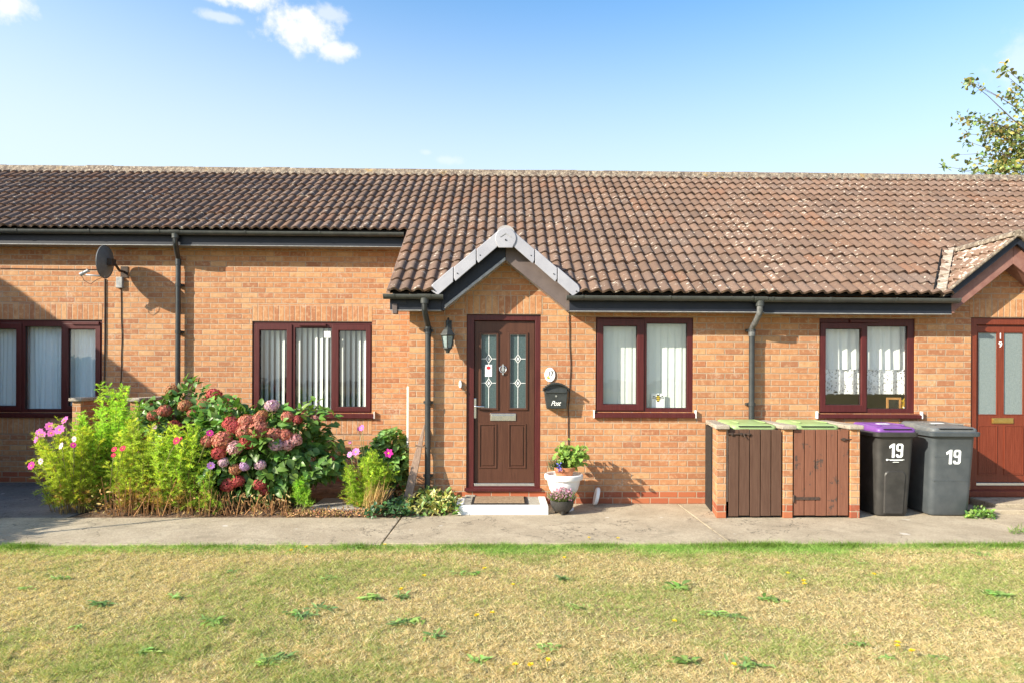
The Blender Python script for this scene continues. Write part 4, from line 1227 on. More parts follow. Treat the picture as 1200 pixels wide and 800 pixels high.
# satellite dish
dc = at(122.5, 307, S - .34)
dn = Vector((-.965, -.10, .06)).normalized()
ds = thing('satellite_dish', 'grey satellite dish on a bracket high on the left brick wall', 'satellite dish', (xx(146, S), S, zz(318, S)))
e1 = dn.cross(Vector((0, 0, 1))).normalized(); e2 = e1.cross(dn).normalized()
mb = MB(); rr = []; ra, rb = .235, .222
for k, (f, dp) in enumerate(((.02, .052), (.3, .047), (.6, .033), (.85, .014), (1.0, .0))):
    rr.append([dc + e1 * ra * f * math.cos(t) + e2 * rb * f * math.sin(t) - dn * dp for t in np.linspace(0, 2 * math.pi, 33)[:-1]])
back = [[p - dn * .004 for p in ring] for ring in rr]
mb.rings(rr + [[p + (p - dc).normalized() * .006 - dn * .002 for p in rr[-1]], [p + (p - dc).normalized() * .006 - dn * .012 for p in rr[-1]]] + back[::-1], True)
mb.build('reflector', M['dish'], ds, smooth=40)
lnb = at(98, 320, S - .40); base = dc - e2 * .20 - dn * .02
MB().tube([base, base + (lnb - base) * .5 - Vector((0, 0, .012)), lnb + Vector((0.03, 0, -.025))], .011, 8).build('arm', M['dish_arm'], ds, smooth=True)
dl = (dc - lnb).normalized()
MB().tube([lnb - dl * .05, lnb - dl * .005, lnb, lnb + dl * .055, lnb + dl * .07], [.026, .026, .020, .020, .033], 12).build('receiver', M['dish_arm'], ds, smooth=40)
MB().tube([lnb - dl * .03 + Vector((0, 0, -.02)), lnb + Vector((.0, .01, -.10)), lnb + Vector((.08, .02, -.15)), lnb + Vector((.16, .02, -.09)), base], .004, 6).build('coax_loop', M['cable'], ds, smooth=True)
wm = at(146, 319, S); 
mb = MB().tube([dc - dn * .05, dc - dn * .12 + Vector((0, .02, -.01)), wm + Vector((0, -.12, 0)), wm + Vector((0, -.012, 0))], .018, 10).box(wm.x - .05, wm.x + .05, S - .012, S - .0005, wm.z - .08, wm.z + .08)
bc = dc - dn * .075; mb.box(bc.x - .02, bc.x + .05, bc.y - .05, bc.y + .05, bc.z - .045, bc.z + .045)
mb.build('bracket', M['iron'], ds)
# cable runs
bxp = at(141.5, 331, S)
o = MB().box(bxp.x - .045, bxp.x + .045, S - .045, S - .0005, bxp.z - .085, bxp.z + .07).build('junction_box', M['galv'], bevel=.008); tag(o, 'small grey cable box on the brick wall under the satellite dish bracket', 'junction box')


def cable(name, px, pts, y, r, label, jitter=.006, mat='cable', seed=0):
    rng = np.random.default_rng(seed); P = []
    for (a, b), (c, d) in zip(pts[:-1], pts[1:]):
        n = max(2, int(math.hypot(c - a, d - b) / 9))
        for k in range(n):
            t = k / n; w = at(a + (c - a) * t, b + (d - b) * t, y); P.append(w + Vector((rng.normal(0, jitter), -r - .001, 0)))
    P.append(at(*pts[-1], y) + Vector((0, -r - .001, 0)))
    o = MB().tube(P, r, 6).build(name, M[mat], smooth=True); return tag(o, label, 'cable')


cable('cable', 0, [(123.5, 327), (123.5, 362), (122.8, 490), (122.5, 555)], S, .010, 'brown cable running down the left brick wall beside the window', .001, 'iron')
cable('cable', 0, [(142, 337), (143, 400), (142, 478), (142, 560)], S, .006, 'thin brown cable running down the left brick wall from the cable box', .003)
cable('cable', 0, [(0, 314.5), (60, 315.5), (123, 316)], S, .005, 'thin cable running level along the left wall under the eaves', .002)
cable('cable', 0, [(667, 366), (667.4, 395), (668.6, 440), (666.3, 486), (666, 560)], 0, .006, 'brown cable running down the brick wall past the black letterbox', .004)
# tiny fixings seen on the walls
wp = thing('waste_pipe', 'thin white plastic waste pipe standing in the corner left of the downpipe', 'pipe', (xx(478.6, .35), .35, .0))
p0 = at(478.4, 452.5, .35)
MB().tube([(p0.x, .35, -.02), (p0.x, .35, p0.z - .04)], .0165, 12).build('pipe', M['white_plastic'], wp, smooth=40)
MB().tube([(p0.x, .35, p0.z - .039), (p0.x, .35, p0.z)], [.0175, .0165], 12).build('pipe_end', M['white_plastic'], wp, smooth=40)
# timber leaning by the downpipe
a, b = at(478, 583, -.30), at(497.5, 497, -.022)
tm = thing('timber_post', 'weathered tapering timber leaning on the wall behind the black downpipe', 'timber', (a.x, a.y, 0))
d = (b - a).normalized(); s = d.cross(Vector((0, -1, 0))).normalized(); f = s.cross(d).normalized()
rg = lambda p, w, t: [p + s * w + f * t, p - s * w + f * t, p - s * w - f * t, p + s * w - f * t]
base_ = a + d * (-(a.z - .005) / d.z)
MB().rings([rg(base_, .050, .020), rg(a.lerp(b, .5), .042, .018), rg(a.lerp(b, .7), .030, .016), rg(b, .008, .010)]).build('post', M['timber'], tm, bevel=.004)
kn = a.lerp(b, .70)
MB().tube([kn + s * .04 + f * .02, kn + f * -.028, kn - s * .04 - f * .02, kn - s * .05 + f * .024, kn + s * .04 + f * .02], .008, 6).tube([kn + s * .03 - f * .02, kn + s * .085 - f * .03 + Vector((0, 0, .05))], .006, 5).build('rope_tie', M['timber'], tm)

# ================================================================== doorstep and mat
fs = -.60; zs = .092
dsx0, dsx1 = gz(533.2, 602.5).x, gz(642.8, 602.5).x
st = thing('doorstep', 'low concrete doorstep with white painted edges under the brown front door', 'step', ((dsx0 + dsx1) / 2, -.30, 0))
MB().box(dsx0 + .085, dsx1 - .085, -.505, -.003, -.02, zs - .003).build('tread', M['step_grey'], st)
mb = MB(); wob = lambda: random.uniform(-.004, .004)
mb.box(dsx0, dsx0 + .0849, -.5049, -.12, -.02, zs).box(dsx1 - .0849, dsx1, -.5049, -.003, -.02, zs).box(dsx0, dsx1, -.60, -.505, -.02, zs)
mb.build('painted_edge', M['white_paint'], st, bevel=.008)
mb = MB(); 
for k in range(3): mb.box(dsx0 - .005 + .04 * k, dsx0 + .10 + .05 * k, -.10 + .02 * k, -.003, -.02, .07 + .02 * k + .003)
mb.build('stone_corner', M['stone_cap'], st, bevel=.01)
m0 = gz(552, 590, zs); m1 = gz(618.5, 590, zs)
dm = thing('doormat', 'worn brown coir doormat with black rubber edge on the doorstep', 'doormat', ((m0.x + m1.x) / 2, -.28, zs))
MB().box(m0.x, m1.x, -.495, -.055, zs - .0025, zs + .008).build('rubber_edge', M['rubber'], dm, bevel=.003)
MB().box(m0.x + .035, m1.x - .035, -.470, -.075, zs + .0085, zs + .017).build('coir', M['mat'], dm, bevel=.004)

# neighbour's step
sp = thing('doorstep', 'plain two-level concrete doorstep under the red front door', 'step', (X2(1190), -.3, 0))
MB().box(X2(1136), X2(1240), -.42, -.003, -.02, .085).build('upper_tread', M['concrete'], sp, bevel=.01)
MB().box(xx(1160, -.55), xx(1262, -.55), -.58, -.421, -.02, .045).build('lower_tread', M['concrete'], sp, bevel=.01)

# ================================================================== brick bin stores
yfS = -.80


def bin_store(label, yw, yf, xs, w, zt, loc, skew=0.0, over=.03):
    root = thing('bin_store', label, 'bin store', loc)
    for (xa, xb) in xs:
        sk = skew if (xa, xb) == xs[0] else 0
        MB().rings([[(xa, yf, z), (xb, yf, z), (xb + sk * .7, yw - .003, z), (xa + sk, yw - .003, z)] for z in (-.03, zt)]).build('brick_pier', M['brick_pier'], root, bevel=.004)
        mb = MB(); n = 1
        mb.rings([[(xa - over, yf - .035, z), (xb + over, yf - .035, z), (xb + over + sk * .7, yw - .004, z), (xa - over + sk, yw - .004, z)] for z in (zt + .001, zt + .048)])
        mb.build('coping', M['stone_cap'], root, bevel=.012)
    return root


pxs = [(840, 850.2), (918.2, 930.4), (997, 1010.6)]
xs = [(gz(a, 607).x, gz(a, 607).x + .102) for a, b in pxs]
zt_ = 1.535 - (501.5 - 440) * (7.81 + yfS) / F
BS = bin_store('brick bin store of two bays with plank gates below the right window', 0, yfS, xs, .102, zt_ - .004, ((xs[0][0] + xs[2][1]) / 2, -.4, 0), skew=.15)


def gate(xa, xb, mat, worn):
    yg = yfS + .012; n = 5; w = (xb - xa) / n; z0, z1 = .025, zt_ - .005
    mb = MB(); r = np.random.default_rng(3 + worn)
    for k in range(n):
        mb.box(xa + k * w + .004, xa + (k + 1) * w - .006, yg, yg + .018, z0 + r.uniform(-.006, .006), z1 + r.uniform(-.006, .006))
    G = mb.build('gate', mat, BS, bevel=.003)
    for z in (z0 + .12, z1 - .10): MB().box(xa + .01, xb - .01, yg + .0185, yg + .04, z - .04, z + .04).build('ledge', mat, G)
    return G, yg, z0, z1


gx0, gx1 = xs[0][1] + .03, xs[1][0] - .012
G_, yg, z0, z1 = gate(gx0, gx1, M['gate_dark'], 0)
zb1 = zt_ - .055
mb = MB().tube([(gx0 - .02, yg - .012, zb1), (gx0 + .235, yg - .012, zb1)], .007, 8)
for t in (.02, .12, .20): mb.box(gx0 + t, gx0 + t + .02, yg - .021, yg - .0005, zb1 - .014, zb1 + .014)
mb.tube([(gx0 + .16, yg - .012, zb1), (gx0 + .165, yg - .03, zb1 - .035)], .006, 6).build('bolt', M['iron'], G_)
MB().box(gx0 - .028, gx0 - .004, yfS + .016, yfS + .05, .18, zt_ - .01).build('gate_post', M['timber'], BS)
gx0, gx1 = xs[1][1] + .012, xs[2][0] - .012
G_, yg, z0, z1 = gate(gx0, gx1, M['gate_worn'], 1)
mb = MB().box(gx0 - .005, gx0 + .285, yg - .008, yg - .0005, z0 + .175, z0 + .205); mb.tube([(gx0, yg - .01, z0 + .15), (gx0, yg - .01, z0 + .23)], .009, 8)
mb.build('strap_hinge', M['iron'], G_)
mb = MB().tube([(gx1 - .10, yg - .012, zt_ - .11), (gx1 + .02, yg - .012, zt_ - .11)], .006, 8).box(gx1 - .08, gx1 - .05, yg - .020, yg - .0005, zt_ - .125, zt_ - .095).build('bolt', M['iron'], G_)
# thin dark strip over the rear half of the outer side
fx = lambda y: xs[0][0] + .15 * (y - yfS) / -yfS
MB().rings([[(fx(-.44) - .014, -.44, z), (fx(-.44) - .001, -.44, z), (fx(-.004) - .001, -.004, z), (fx(-.004) - .030, -.004, z)] for z in (-.02, zt_ - .015)]).build('felt_strip', M['rubber'], BS)

yl = .70
pl = [(84.5, 95), (152.5, 163)]
zl_ = 1.535 - (471.5 - 440) * (7.81 + yl) / F
xl = [(at(a, 500, yl).x, at(a, 500, yl).x + .11) for a, b in pl]
bin_store('weathered brick bin store half hidden behind the feathery plants on the left', S, yl, xl, .11, zl_, ((xl[0][0] + xl[1][1]) / 2, 1.1, 0))


# ================================================================== wheelie bins
def rrect(cx, cy, w, d, r, z, n=5):
    pts = []
    for (sx, sy, a0) in ((1, -1, -90), (1, 1, 0), (-1, 1, 90), (-1, -1, 180)):
        for k in range(n + 1):
            a = math.radians(a0 + 90 * k / n); pts.append((cx + sx * (w / 2 - r) + r * math.cos(a), cy + sy * (d / 2 - r) + r * math.sin(a), z))
    return pts


def wheelie(label, cx, yf, w, d, h, bodym, lidm, rz=0, number=None, panel=False, small=False, taper=.84, lid_over=.03, group='wheelie bins'):
    """front face of the rim at yf"""
    root = thing('wheelie_bin', label, 'wheelie bin', (cx, yf + d / 2, 0.0), group)
    C0 = yf + d / 2; bw = w * taper; bd = d * .80; by = C0 + d * .05; zb = .012
    mb = MB()
    zs_ = [(.0, 0), (.03, .012), (.35, .36), (.93, .965)]
    rings = [rrect(cx, by, bw * .93, bd * .94, .05, zb), rrect(cx, by, bw, bd, .06, zb + .025)]
    for t in (.25, .5, .75, .93): rings.append(rrect(cx, by + (C0 - by) * t, bw + (w * .965 - bw) * t, bd + (d * .955 - bd) * t, .06, zb + (h - zb) * t))
    rings.append(rrect(cx, C0, w * .965, d * .955, .06, h - .055))
    mb.rings(rings, True); mb.build('body', bodym, root, smooth=50)
    mb = MB(); mb.rings([rrect(cx, C0, w * 1.02, d * 1.0, .05, h - .062), rrect(cx, C0, w * 1.11, d * 1.045, .055, h - .056), rrect(cx, C0, w * 1.12, d * 1.055, .055, h - .016), rrect(cx, C0, w * 1.05, d * 1.03, .05, h - .008)], True)
    mb.build('rim', bodym, root, smooth=35)
    # lid: shallow dome, front lip with a moulded groove
    L = MB(); lw, ld = w * 1.0, d * 1.0
    def lid_ring(s, z, sl): return [(p[0], p[1], p[2] + sl * (p[1] - C0)) for p in rrect(cx, C0, lw * s, ld * s, .05 * s, z)]
    L.rings([lid_ring(1.0, h - .006, .02), lid_ring(1.01, h + .012, .03), lid_ring(.985, h + .040, .05), lid_ring(.93, h + .052, .055), lid_ring(.55, h + .060, .05), lid_ring(.2, h + .062, .05)], True)
    lid = L.build('lid', lidm, root, smooth=40)
    MB().box(cx - lw * .36, cx + lw * .36, C0 - ld * .5 - .010, C0 - ld * .5 + .02, h + .020, h + .030).build('lid_groove', M['rubber'], lid, bevel=.003)
    if number: MB().box(cx - .06, cx + .06, C0 - .03, C0 + .05, h + .0625, h + .0655).build('lid_label', M['white_sticker'], lid)
    for s in (-1, 1): MB().prism_y([(cx + s * lw * .30, h + .055), (cx + s * lw * .30 + .02, h + .055), (cx + s * lw * .30 + .015, h + .068), (cx + s * lw * .30 + .005, h + .068)], C0 - ld * .30, C0 + ld * .34).build('lid_rib', lidm, lid, bevel=.003)
    mb = MB().tube([(cx - w * .40, C0 + d * .5 + .045, h + .02), (cx + w * .40, C0 + d * .5 + .045, h + .02)], .016, 10)
    for s in (-1, 1): mb.box(cx + s * w * .40 - .02, cx + s * w * .40 + .02, C0 + d * .5 - .02, C0 + d * .5 + .06, h - .03, h + .035)
    mb.build('handle', bodym, root, smooth=40)
    for s in (-1, 1):
        wx_, wy_ = cx + s * (w * .5 - .01), yf + d - .03
        MB().rings([[(wx_ + dx, wy_ + .10 * rr * math.cos(t), .10 + .10 * rr * math.sin(t)) for t in np.linspace(0, 2 * math.pi, 21)[:-1]] for dx, rr in ((-.025, .6), (-.025, .95), (-.018, 1), (.018, 1), (.025, .95), (.025, .6))]).build('wheel', M['rubber'], root, smooth=40)
    ft = lambda z: by - bd / 2 + ((C0 - d * .955 / 2) - (by - bd / 2)) * ((z - zb) / (h - zb))     # front face y at height z
    if panel:
        pm_ = MB(); z0, z1 = .04, h * .53; pw = bw * .60
        pts = [(cx - pw / 2 * .9, z0), (cx + pw / 2 * .9, z0), (cx + pw / 2, z1 - .05)] + [(cx + pw / 2 - .05 + .05 * math.cos(a), z1 - .05 + .05 * math.sin(a)) for a in np.linspace(0, math.pi / 2, 5)] + [(cx - pw / 2 + .05 + .05 * math.cos(a), z1 - .05 + .05 * math.sin(a)) for a in np.linspace(math.pi / 2, math.pi, 5)] + [(cx - pw / 2, z1 - .05)]
        n = len(pts); pm_.add([(x, ft(z) - .012, z) for x, z in pts] + [(x + (.012 if x > cx else -.012), ft(z) + .006, z + (.012 if z > .1 else 0)) for x, z in pts], [tuple(range(n))] + [(i, (i + 1) % n, (i + 1) % n + n, i + n) for i in range(n)])
        pm_.build('front_panel', bodym, root, bevel=.004)
    else:
        for z in (h * .70, h * .42): MB().box(cx - w * .40, cx + w * .40, ft(z) - .0025, ft(z) + .004, z - .002, z + .002).build('mould_line', bodym, root)
    if number:
        zc, nh = number
        tl = math.atan2(ft(zc + .1) - ft(zc), .1)
        R = Matrix.Translation((cx, ft(zc), zc)) @ Matrix.Rotation(-tl, 4, 'X') @ Matrix.Translation((-cx, -ft(zc), -zc))
        w1, w9, st_, h2 = nh * .40, nh * .50, nh * .175, nh / 2
        yn = ft(zc); nm = MB(); x1_ = cx - nh * .10
        nm.prism_y([(x1_, zc - h2), (x1_, zc + h2), (x1_ - st_ * .85, zc + h2), (x1_ - w1, zc + h2 * .62), (x1_ - w1 * .92, zc + h2 * .30), (x1_ - st_ * 1.05, zc + h2 * .50), (x1_ - st_ * 1.05, zc - h2)], yn - .0035, yn - .0015)
        xa_, xb_ = cx + nh * .0, cx + nh * .0 + w9
        def rr_(x0, x1, z0, z1, c): return [(x0 + c, z0), (x1 - c, z0), (x1, z0 + c), (x1, z1 - c), (x1 - c, z1), (x0 + c, z1), (x0, z1 - c), (x0, z0 + c)]
        c_ = nh * .11
        O_ = rr_(xa_, xb_, zc - h2 * .10, zc + h2, c_); I_ = rr_(xa_ + st_ * .9, xb_ - st_ * .9, zc - h2 * .10 + st_ * .8, zc + h2 - st_ * .8, c_ * .35)
        nm.add([(x, yn - .0035, z) for x, z in O_] + [(x, yn - .0035, z) for x, z in I_], [(k, (k + 1) % 8, 8 + (k + 1) % 8, 8 + k) for k in range(8)])
        nm.prism_y([(xb_ - st_ * .95, zc - h2 * .02), (xb_, zc - h2 * .02 + c_), (xb_, zc - h2 + c_), (xb_ - c_, zc - h2), (xa_ + c_, zc - h2), (xa_, zc - h2 + c_), (xa_, zc - h2 * .52), (xa_ + st_ * .95, zc - h2 * .52), (xa_ + st_ * .95, zc - h2 + st_ * .85), (xb_ - st_ * .95, zc - h2 + st_ * .85)], yn - .0032, yn - .0015)
        nm.v = [tuple(R @ Vector(p)) for p in nm.v]
        nm.build('numeral', M['white_sticker'], root)
        if panel:
            mb = MB(); mb.box(cx - .10, cx + .09, ft(zc) - .004, ft(zc) - .0015, zc - nh * .66, zc - nh * .66 + .005).disc_y(cx - .10, zc - nh * .66 + .002, .012, .010, ft(zc) - .0045, ft(zc) - .0015, 12)
            for k in range(9): mb.box(cx - .068 + k * .016, cx - .057 + k * .016, ft(zc) - .004, ft(zc) - .0015, zc - nh * .66 - .007, zc - nh * .66 - .001)
            for k in range(5): mb.box(cx - .036 + k * .014, cx - .027 + k * .014, ft(zc) - .004, ft(zc) - .0015, zc - nh * .79 - .007, zc - nh * .79)
            mb.build('small_print', M['white_sticker'], root)
    if rz: root.rotation_euler = (0, 0, rz)
    return root


mid = (gz(1019.5, 603.6).x + gz(1060, 603.6).x) / 2 + .02
wheelie('black wheelie bin with purple lid numbered 19 beside the bin store', gz(1041, 603).x, -.80, .43, .55, .945, M['black_plastic'], M['purple'], 0, (.735, .155), True)
wheelie('dark grey wheelie bin with grey lid numbered 19 beside the red door', gz(1112, 604).x, -.80, .50, .64, .95, M['grey_plastic'], M['grey_lid'], math.radians(-2), (.665, .160), False, taper=.88)
for k, lab in ((0, 'wheelie bin with green lid behind the dark brown plank gate'), (1, 'wheelie bin with green lid behind the peeling red-brown plank gate')):
    cx = (xs[k][1] + xs[k + 1][0]) / 2
    wheelie(lab, cx + (.035 if k == 0 else 0), -.70, .50, .56, .965, M['black_plastic'], M['green_lid'], 0)

# ================================================================== pots by the door
def pot(mb, c, prof, n=28): return mb.lathe(prof, c, n)


ux = gz(660.3, 596).x; uy = -.33
ur = thing('urn_planter', 'white plastic pedestal bowl planter on the path right of the doorstep', 'planter', (ux, uy, 0))
pot(MB(), (ux, uy, 0), [(.115, 0), (.118, .02), (.085, .05), (.055, .085), (.06, .11), (.12, .17), (.165, .24), (.186, .325), (.188, .345), (.212, .350), (.222, .37), (.222, .405), (.210, .415), (.195, .410), (.185, .38), (.02, .36)]).build('bowl', M['white_plastic'], ur, smooth=50)
tp = thing('potted_plant', 'leggy light green plant in a terracotta pot standing in the white bowl', 'potted plant', (ux, uy, .36))
pot(MB(), (ux + .005, uy, .361), [(.085, 0), (.108, .085), (.112, .088), (.128, .09), (.130, .130), (.120, .132), (.112, .11), (.02, .10)]).build('pot', M['terracotta'], tp, smooth=50)
r = np.random.default_rng(6)
parts = []; mbs = MB(); top = Vector((ux, uy, .47))
for k in range(38):
    a = r.uniform(0, 2 * math.pi); el = r.uniform(.5, 1.35); L = r.uniform(.16, .38)
    d = Vector((math.cos(a) * math.cos(el) + .42, math.sin(a) * math.cos(el) * .7 - .05, math.sin(el))).normalized()
    tip = top + d * L; mbs.tube([top, top + d * L * .5 + Vector((0, 0, .02)), tip], .004, 5)
    m_ = r.integers(6, 12)
    t = r.uniform(.35, 1.05, m_); P = np.array(top)[None] + np.array(d)[None] * L * t[:, None] + r.normal(0, .022, (m_, 3))
    D = r.normal(size=(m_, 3)) + np.array([.3, -.4, .1]); N = r.normal(size=(m_, 3)) * .6 + np.array([-.3, -.5, .9])
    parts.append(leaf_arrays(P, D, N, r.uniform(.045, .075, m_), r.uniform(.04, .065, m_), vary((.25, .39, .085), m_, .2), heart=True))
mbs.build('stems', M['stem'], tp, smooth=True)
V, T, C = merge(parts); npmesh('foliage', V, T, C, M['leaf_soft'], tp)
n = 160; P = np.array(top) + r.normal(0, .03, (n, 3)) * [1.4, .8, .3] + [-.07, -.03, 0]; D = r.normal(0, .35, (n, 3)) + [-.35, -.2, 1]
npmesh('spiky_foliage', *strip_arrays(P, D, r.uniform(.10, .20, n), np.full(n, .007), vary((.10, .15, .07), n, .25)), M['leaf'], tp)
n = 26; P = np.array([ux - .055, uy - .13, .50]) + r.normal(0, .018, (n, 3)); npmesh('blue_flower', *leaf_arrays(P, r.normal(size=(n, 3)), r.normal(size=(n, 3)), np.full(n, .028), np.full(n, .018), vary((.14, .15, .62), n, .15)), M['petal'], tp)
cx, cy = gz(658.5, 601).x, -.56
hp = thing('potted_heather', 'pink and green heather in a small black footed bowl on the path', 'potted plant', (cx, cy, 0))
mb = pot(MB(), (cx, cy, 0), [(.04, .028), (.085, .035), (.115, .07), (.130, .125), (.134, .155), (.126, .158), (.120, .14), (.02, .135)])
for k in range(3):
    a = k * 2.09 - 1.57; mb.lathe([(.015, 0), (.022, .035), (.03, .06)], (cx + .07 * math.cos(a), cy + .07 * math.sin(a), 0), 10)
mb.build('bowl', M['black_plastic'], hp, smooth=50)
n = 900; a = r.uniform(0, 2 * math.pi, n); rad = np.sqrt(r.random(n)) * .12
P = np.stack([cx + rad * np.cos(a), cy + rad * np.sin(a), np.full(n, .14)], 1); D = np.stack([np.cos(a) * rad * 5, np.sin(a) * rad * 5, np.ones(n)], 1) + r.normal(0, .2, (n, 3)); L = r.uniform(.05, .15, n)
npmesh('foliage', *strip_arrays(P, D, L, np.full(n, .008), vary((.13, .17, .055), n, .3)), M['leaf'], hp)
n = 420; a = r.uniform(0, 2 * math.pi, n); rad = np.sqrt(r.random(n)) * .15; P = np.stack([cx + rad * np.cos(a), cy + rad * np.sin(a), .17 + .11 * (1 - (rad / .16) ** 2) + r.normal(0, .015, n)], 1)
npmesh('flowers', *leaf_arrays(P, r.normal(size=(n, 3)), r.normal(size=(n, 3)), np.full(n, .018), np.full(n, .014), vary((.50, .25, .36), n, .3)), M['petal'], hp)
# white disc leaning on the wall
wd = gz(701.5, 595.5); o = MB().rings([[(wd.x + dx + math.sin(t) * .02, -.10 + .085 * k * math.cos(t), .11 + .105 * k * math.sin(t)) for t in np.linspace(0, 2 * math.pi, 29)[:-1]] for dx, k in ((-.020, .7), (-.022, .9), (-.012, 1.0), (.012, 1.0), (.022, .9), (.02, .7))]).build('white_disc', M['enamel'], smooth=40)
tag(o, 'white round disc standing edge-on against the wall right of the bowl planter', 'garden ornament')
# black plastic pot in the bed
bp = gz(447, 600)
o = pot(MB(), (bp.x, -.36, .0), [(.09, 0), (.12, .22), (.13, .222), (.13, .25), (.115, .25), (.11, .20), (.02, .19)]).build('plant_pot', M['black_plastic'], smooth=50)
tag(o, 'empty black plastic plant pot in the bed beside the feathery clump', 'plant pot')
# ================================================================== planting
def base_at(px, py): p = gz(px, py); return p


def mk_flower(rng, c, n_, r, col, parent, name='flower', npet=8, eye=(.75, .50, .05)):
    r *= .88
    n_ = Vector(n_).normalized(); e1 = n_.orthogonal().normalized(); e2 = n_.cross(e1)
    a = np.arange(npet) * 2 * math.pi / npet + rng.random()
    D = np.outer(np.cos(a), e1) + np.outer(np.sin(a), e2) + np.array(n_)[None] * .18
    P = np.array(c)[None] + D * r * .12
    V, T, C = leaf_arrays(P, D, np.repeat(np.array(n_)[None], npet, 0), np.full(npet, r), np.full(npet, r * .82), vary(col, npet, .12, rng), droop=.1, fold=.06)
    b = np.arange(6) * math.pi / 3; D2 = np.outer(np.cos(b), e1) + np.outer(np.sin(b), e2)
    V2, T2, C2 = leaf_arrays(np.repeat((np.array(c) + np.array(n_) * .006)[None], 6, 0), D2, np.repeat(np.array(n_)[None], 6, 0), np.full(6, r * .26), np.full(6, r * .25), vary(eye, 6, .1, rng))
    V, T, C = merge([(V, T, C), (V2, T2, C2)])
    return npmesh(name, V, T, C, M['petal'], parent)


def feathery(label, base, h, spread, nst, seed, lean=(0, 0), flowers=(), dry=.45, green=(.30, .46, .060), group=None, low_start=.1):
    """cosmos-like plant: many stems carrying opposite leaves cut into threads"""
    rng = np.random.default_rng(seed); bx, by = base.x, base.y; zb = 0.0
    root = thing('cosmos_plant', label, 'plant', (bx, by, 0), group)
    stems = MB(); P_, D_, L_, C_ = [], [], [], []
    for s in range(nst):
        a = rng.uniform(0, 2 * math.pi); o = math.sqrt(rng.random()) * spread
        hh = h * (1 - .34 * (o / spread) ** 2) * rng.uniform(.72, 1.02)
        x0 = bx + rng.normal(0, .06) + o * .42 * math.cos(a); y0 = by + rng.normal(0, .04) + o * .42 * math.sin(a) * .6
        x1 = bx + lean[0] + o * math.cos(a); y1 = by + lean[1] + o * math.sin(a) * .75
        pts = []
        for k in range(7):
            t = k / 6; pts.append(Vector((x0 + (x1 - x0) * t ** 1.25 + rng.normal(0, .008), y0 + (y1 - y0) * t ** 1.25, zb + hh * (t - .06 * t * t * 0))))
        stems.tube(pts, [.006 - .0006 * k for k in range(7)], 4, cap=False, col=(1, 1, 1))
        nn = int(hh / .030)
        for j in range(nn):
            t = low_start + (1 - low_start) * (j + rng.random()) / nn; f = t * 6; i = min(int(f), 5); p = pts[i].lerp(pts[i + 1], f - i)
            az = rng.uniform(0, math.pi)
            for sg in (0, math.pi):
                dl = Vector((math.cos(az + sg), math.sin(az + sg), rng.uniform(-.2, 1.7))).normalized()
                Ll = rng.uniform(.06, .115) * (1.15 - .4 * t)
                nl = 9; q = (np.arange(nl) + .6) / nl
                side = np.array(dl.cross(Vector((0, 0, 1))).normalized()); up = np.cross(side, np.array(dl))
                pp = np.array(p)[None] + np.array(dl)[None] * Ll * q[:, None] - np.array([0, 0, .25])[None] * Ll * (q[:, None] ** 2)
                hd = rng.random()
                drycol = np.array([.55, .37, .10]); brown = np.array([.34, .19, .075])
                pdry = max(0, dry - t * .95) / max(dry, .01)
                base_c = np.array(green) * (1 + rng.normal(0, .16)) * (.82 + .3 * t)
                if hd < pdry * .60: base_c = drycol if rng.random() < .6 else brown
                elif rng.random() < .18: base_c = base_c * np.array([1.45, 1.2, 1.1])
                for sd in (1, -1, 0):
                    d = np.array(dl)[None] * (.75 if sd else 1.0) + side[None] * sd * .75 + up[None] * rng.normal(.15, .75, (nl, 1)) + np.array([0, 0, .25])
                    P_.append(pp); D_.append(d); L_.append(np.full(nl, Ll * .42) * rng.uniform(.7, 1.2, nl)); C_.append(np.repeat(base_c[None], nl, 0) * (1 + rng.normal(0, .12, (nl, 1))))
    stems.build('stems', M['stem'] if dry < .3 else M['dry_stem_green'], root, smooth=True)
    P, D, L, C = np.concatenate(P_), np.concatenate(D_), np.concatenate(L_), np.clip(np.concatenate(C_), .01, .9)
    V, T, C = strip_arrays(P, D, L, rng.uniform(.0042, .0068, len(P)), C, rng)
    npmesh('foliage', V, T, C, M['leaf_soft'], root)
    for (fx, fy, fY, r, col) in flowers:
        c = at(fx, fy, fY); f = mk_flower(rng, c, (rng.normal(-.25, .3), -1, rng.normal(.45, .2)), r, col, root)
        z0 = max(.12, c.z - .35); b = Vector((c.x + (bx - c.x) * .35, c.y + (by - c.y) * .3 + .02, z0))
        MB().tube([b, b.lerp(c, .6) + Vector((0, 0, .02)), c + Vector((0, .01, -.005))], .0035, 5).build('flower_stalk', M['stem'], root, smooth=True)
    return root


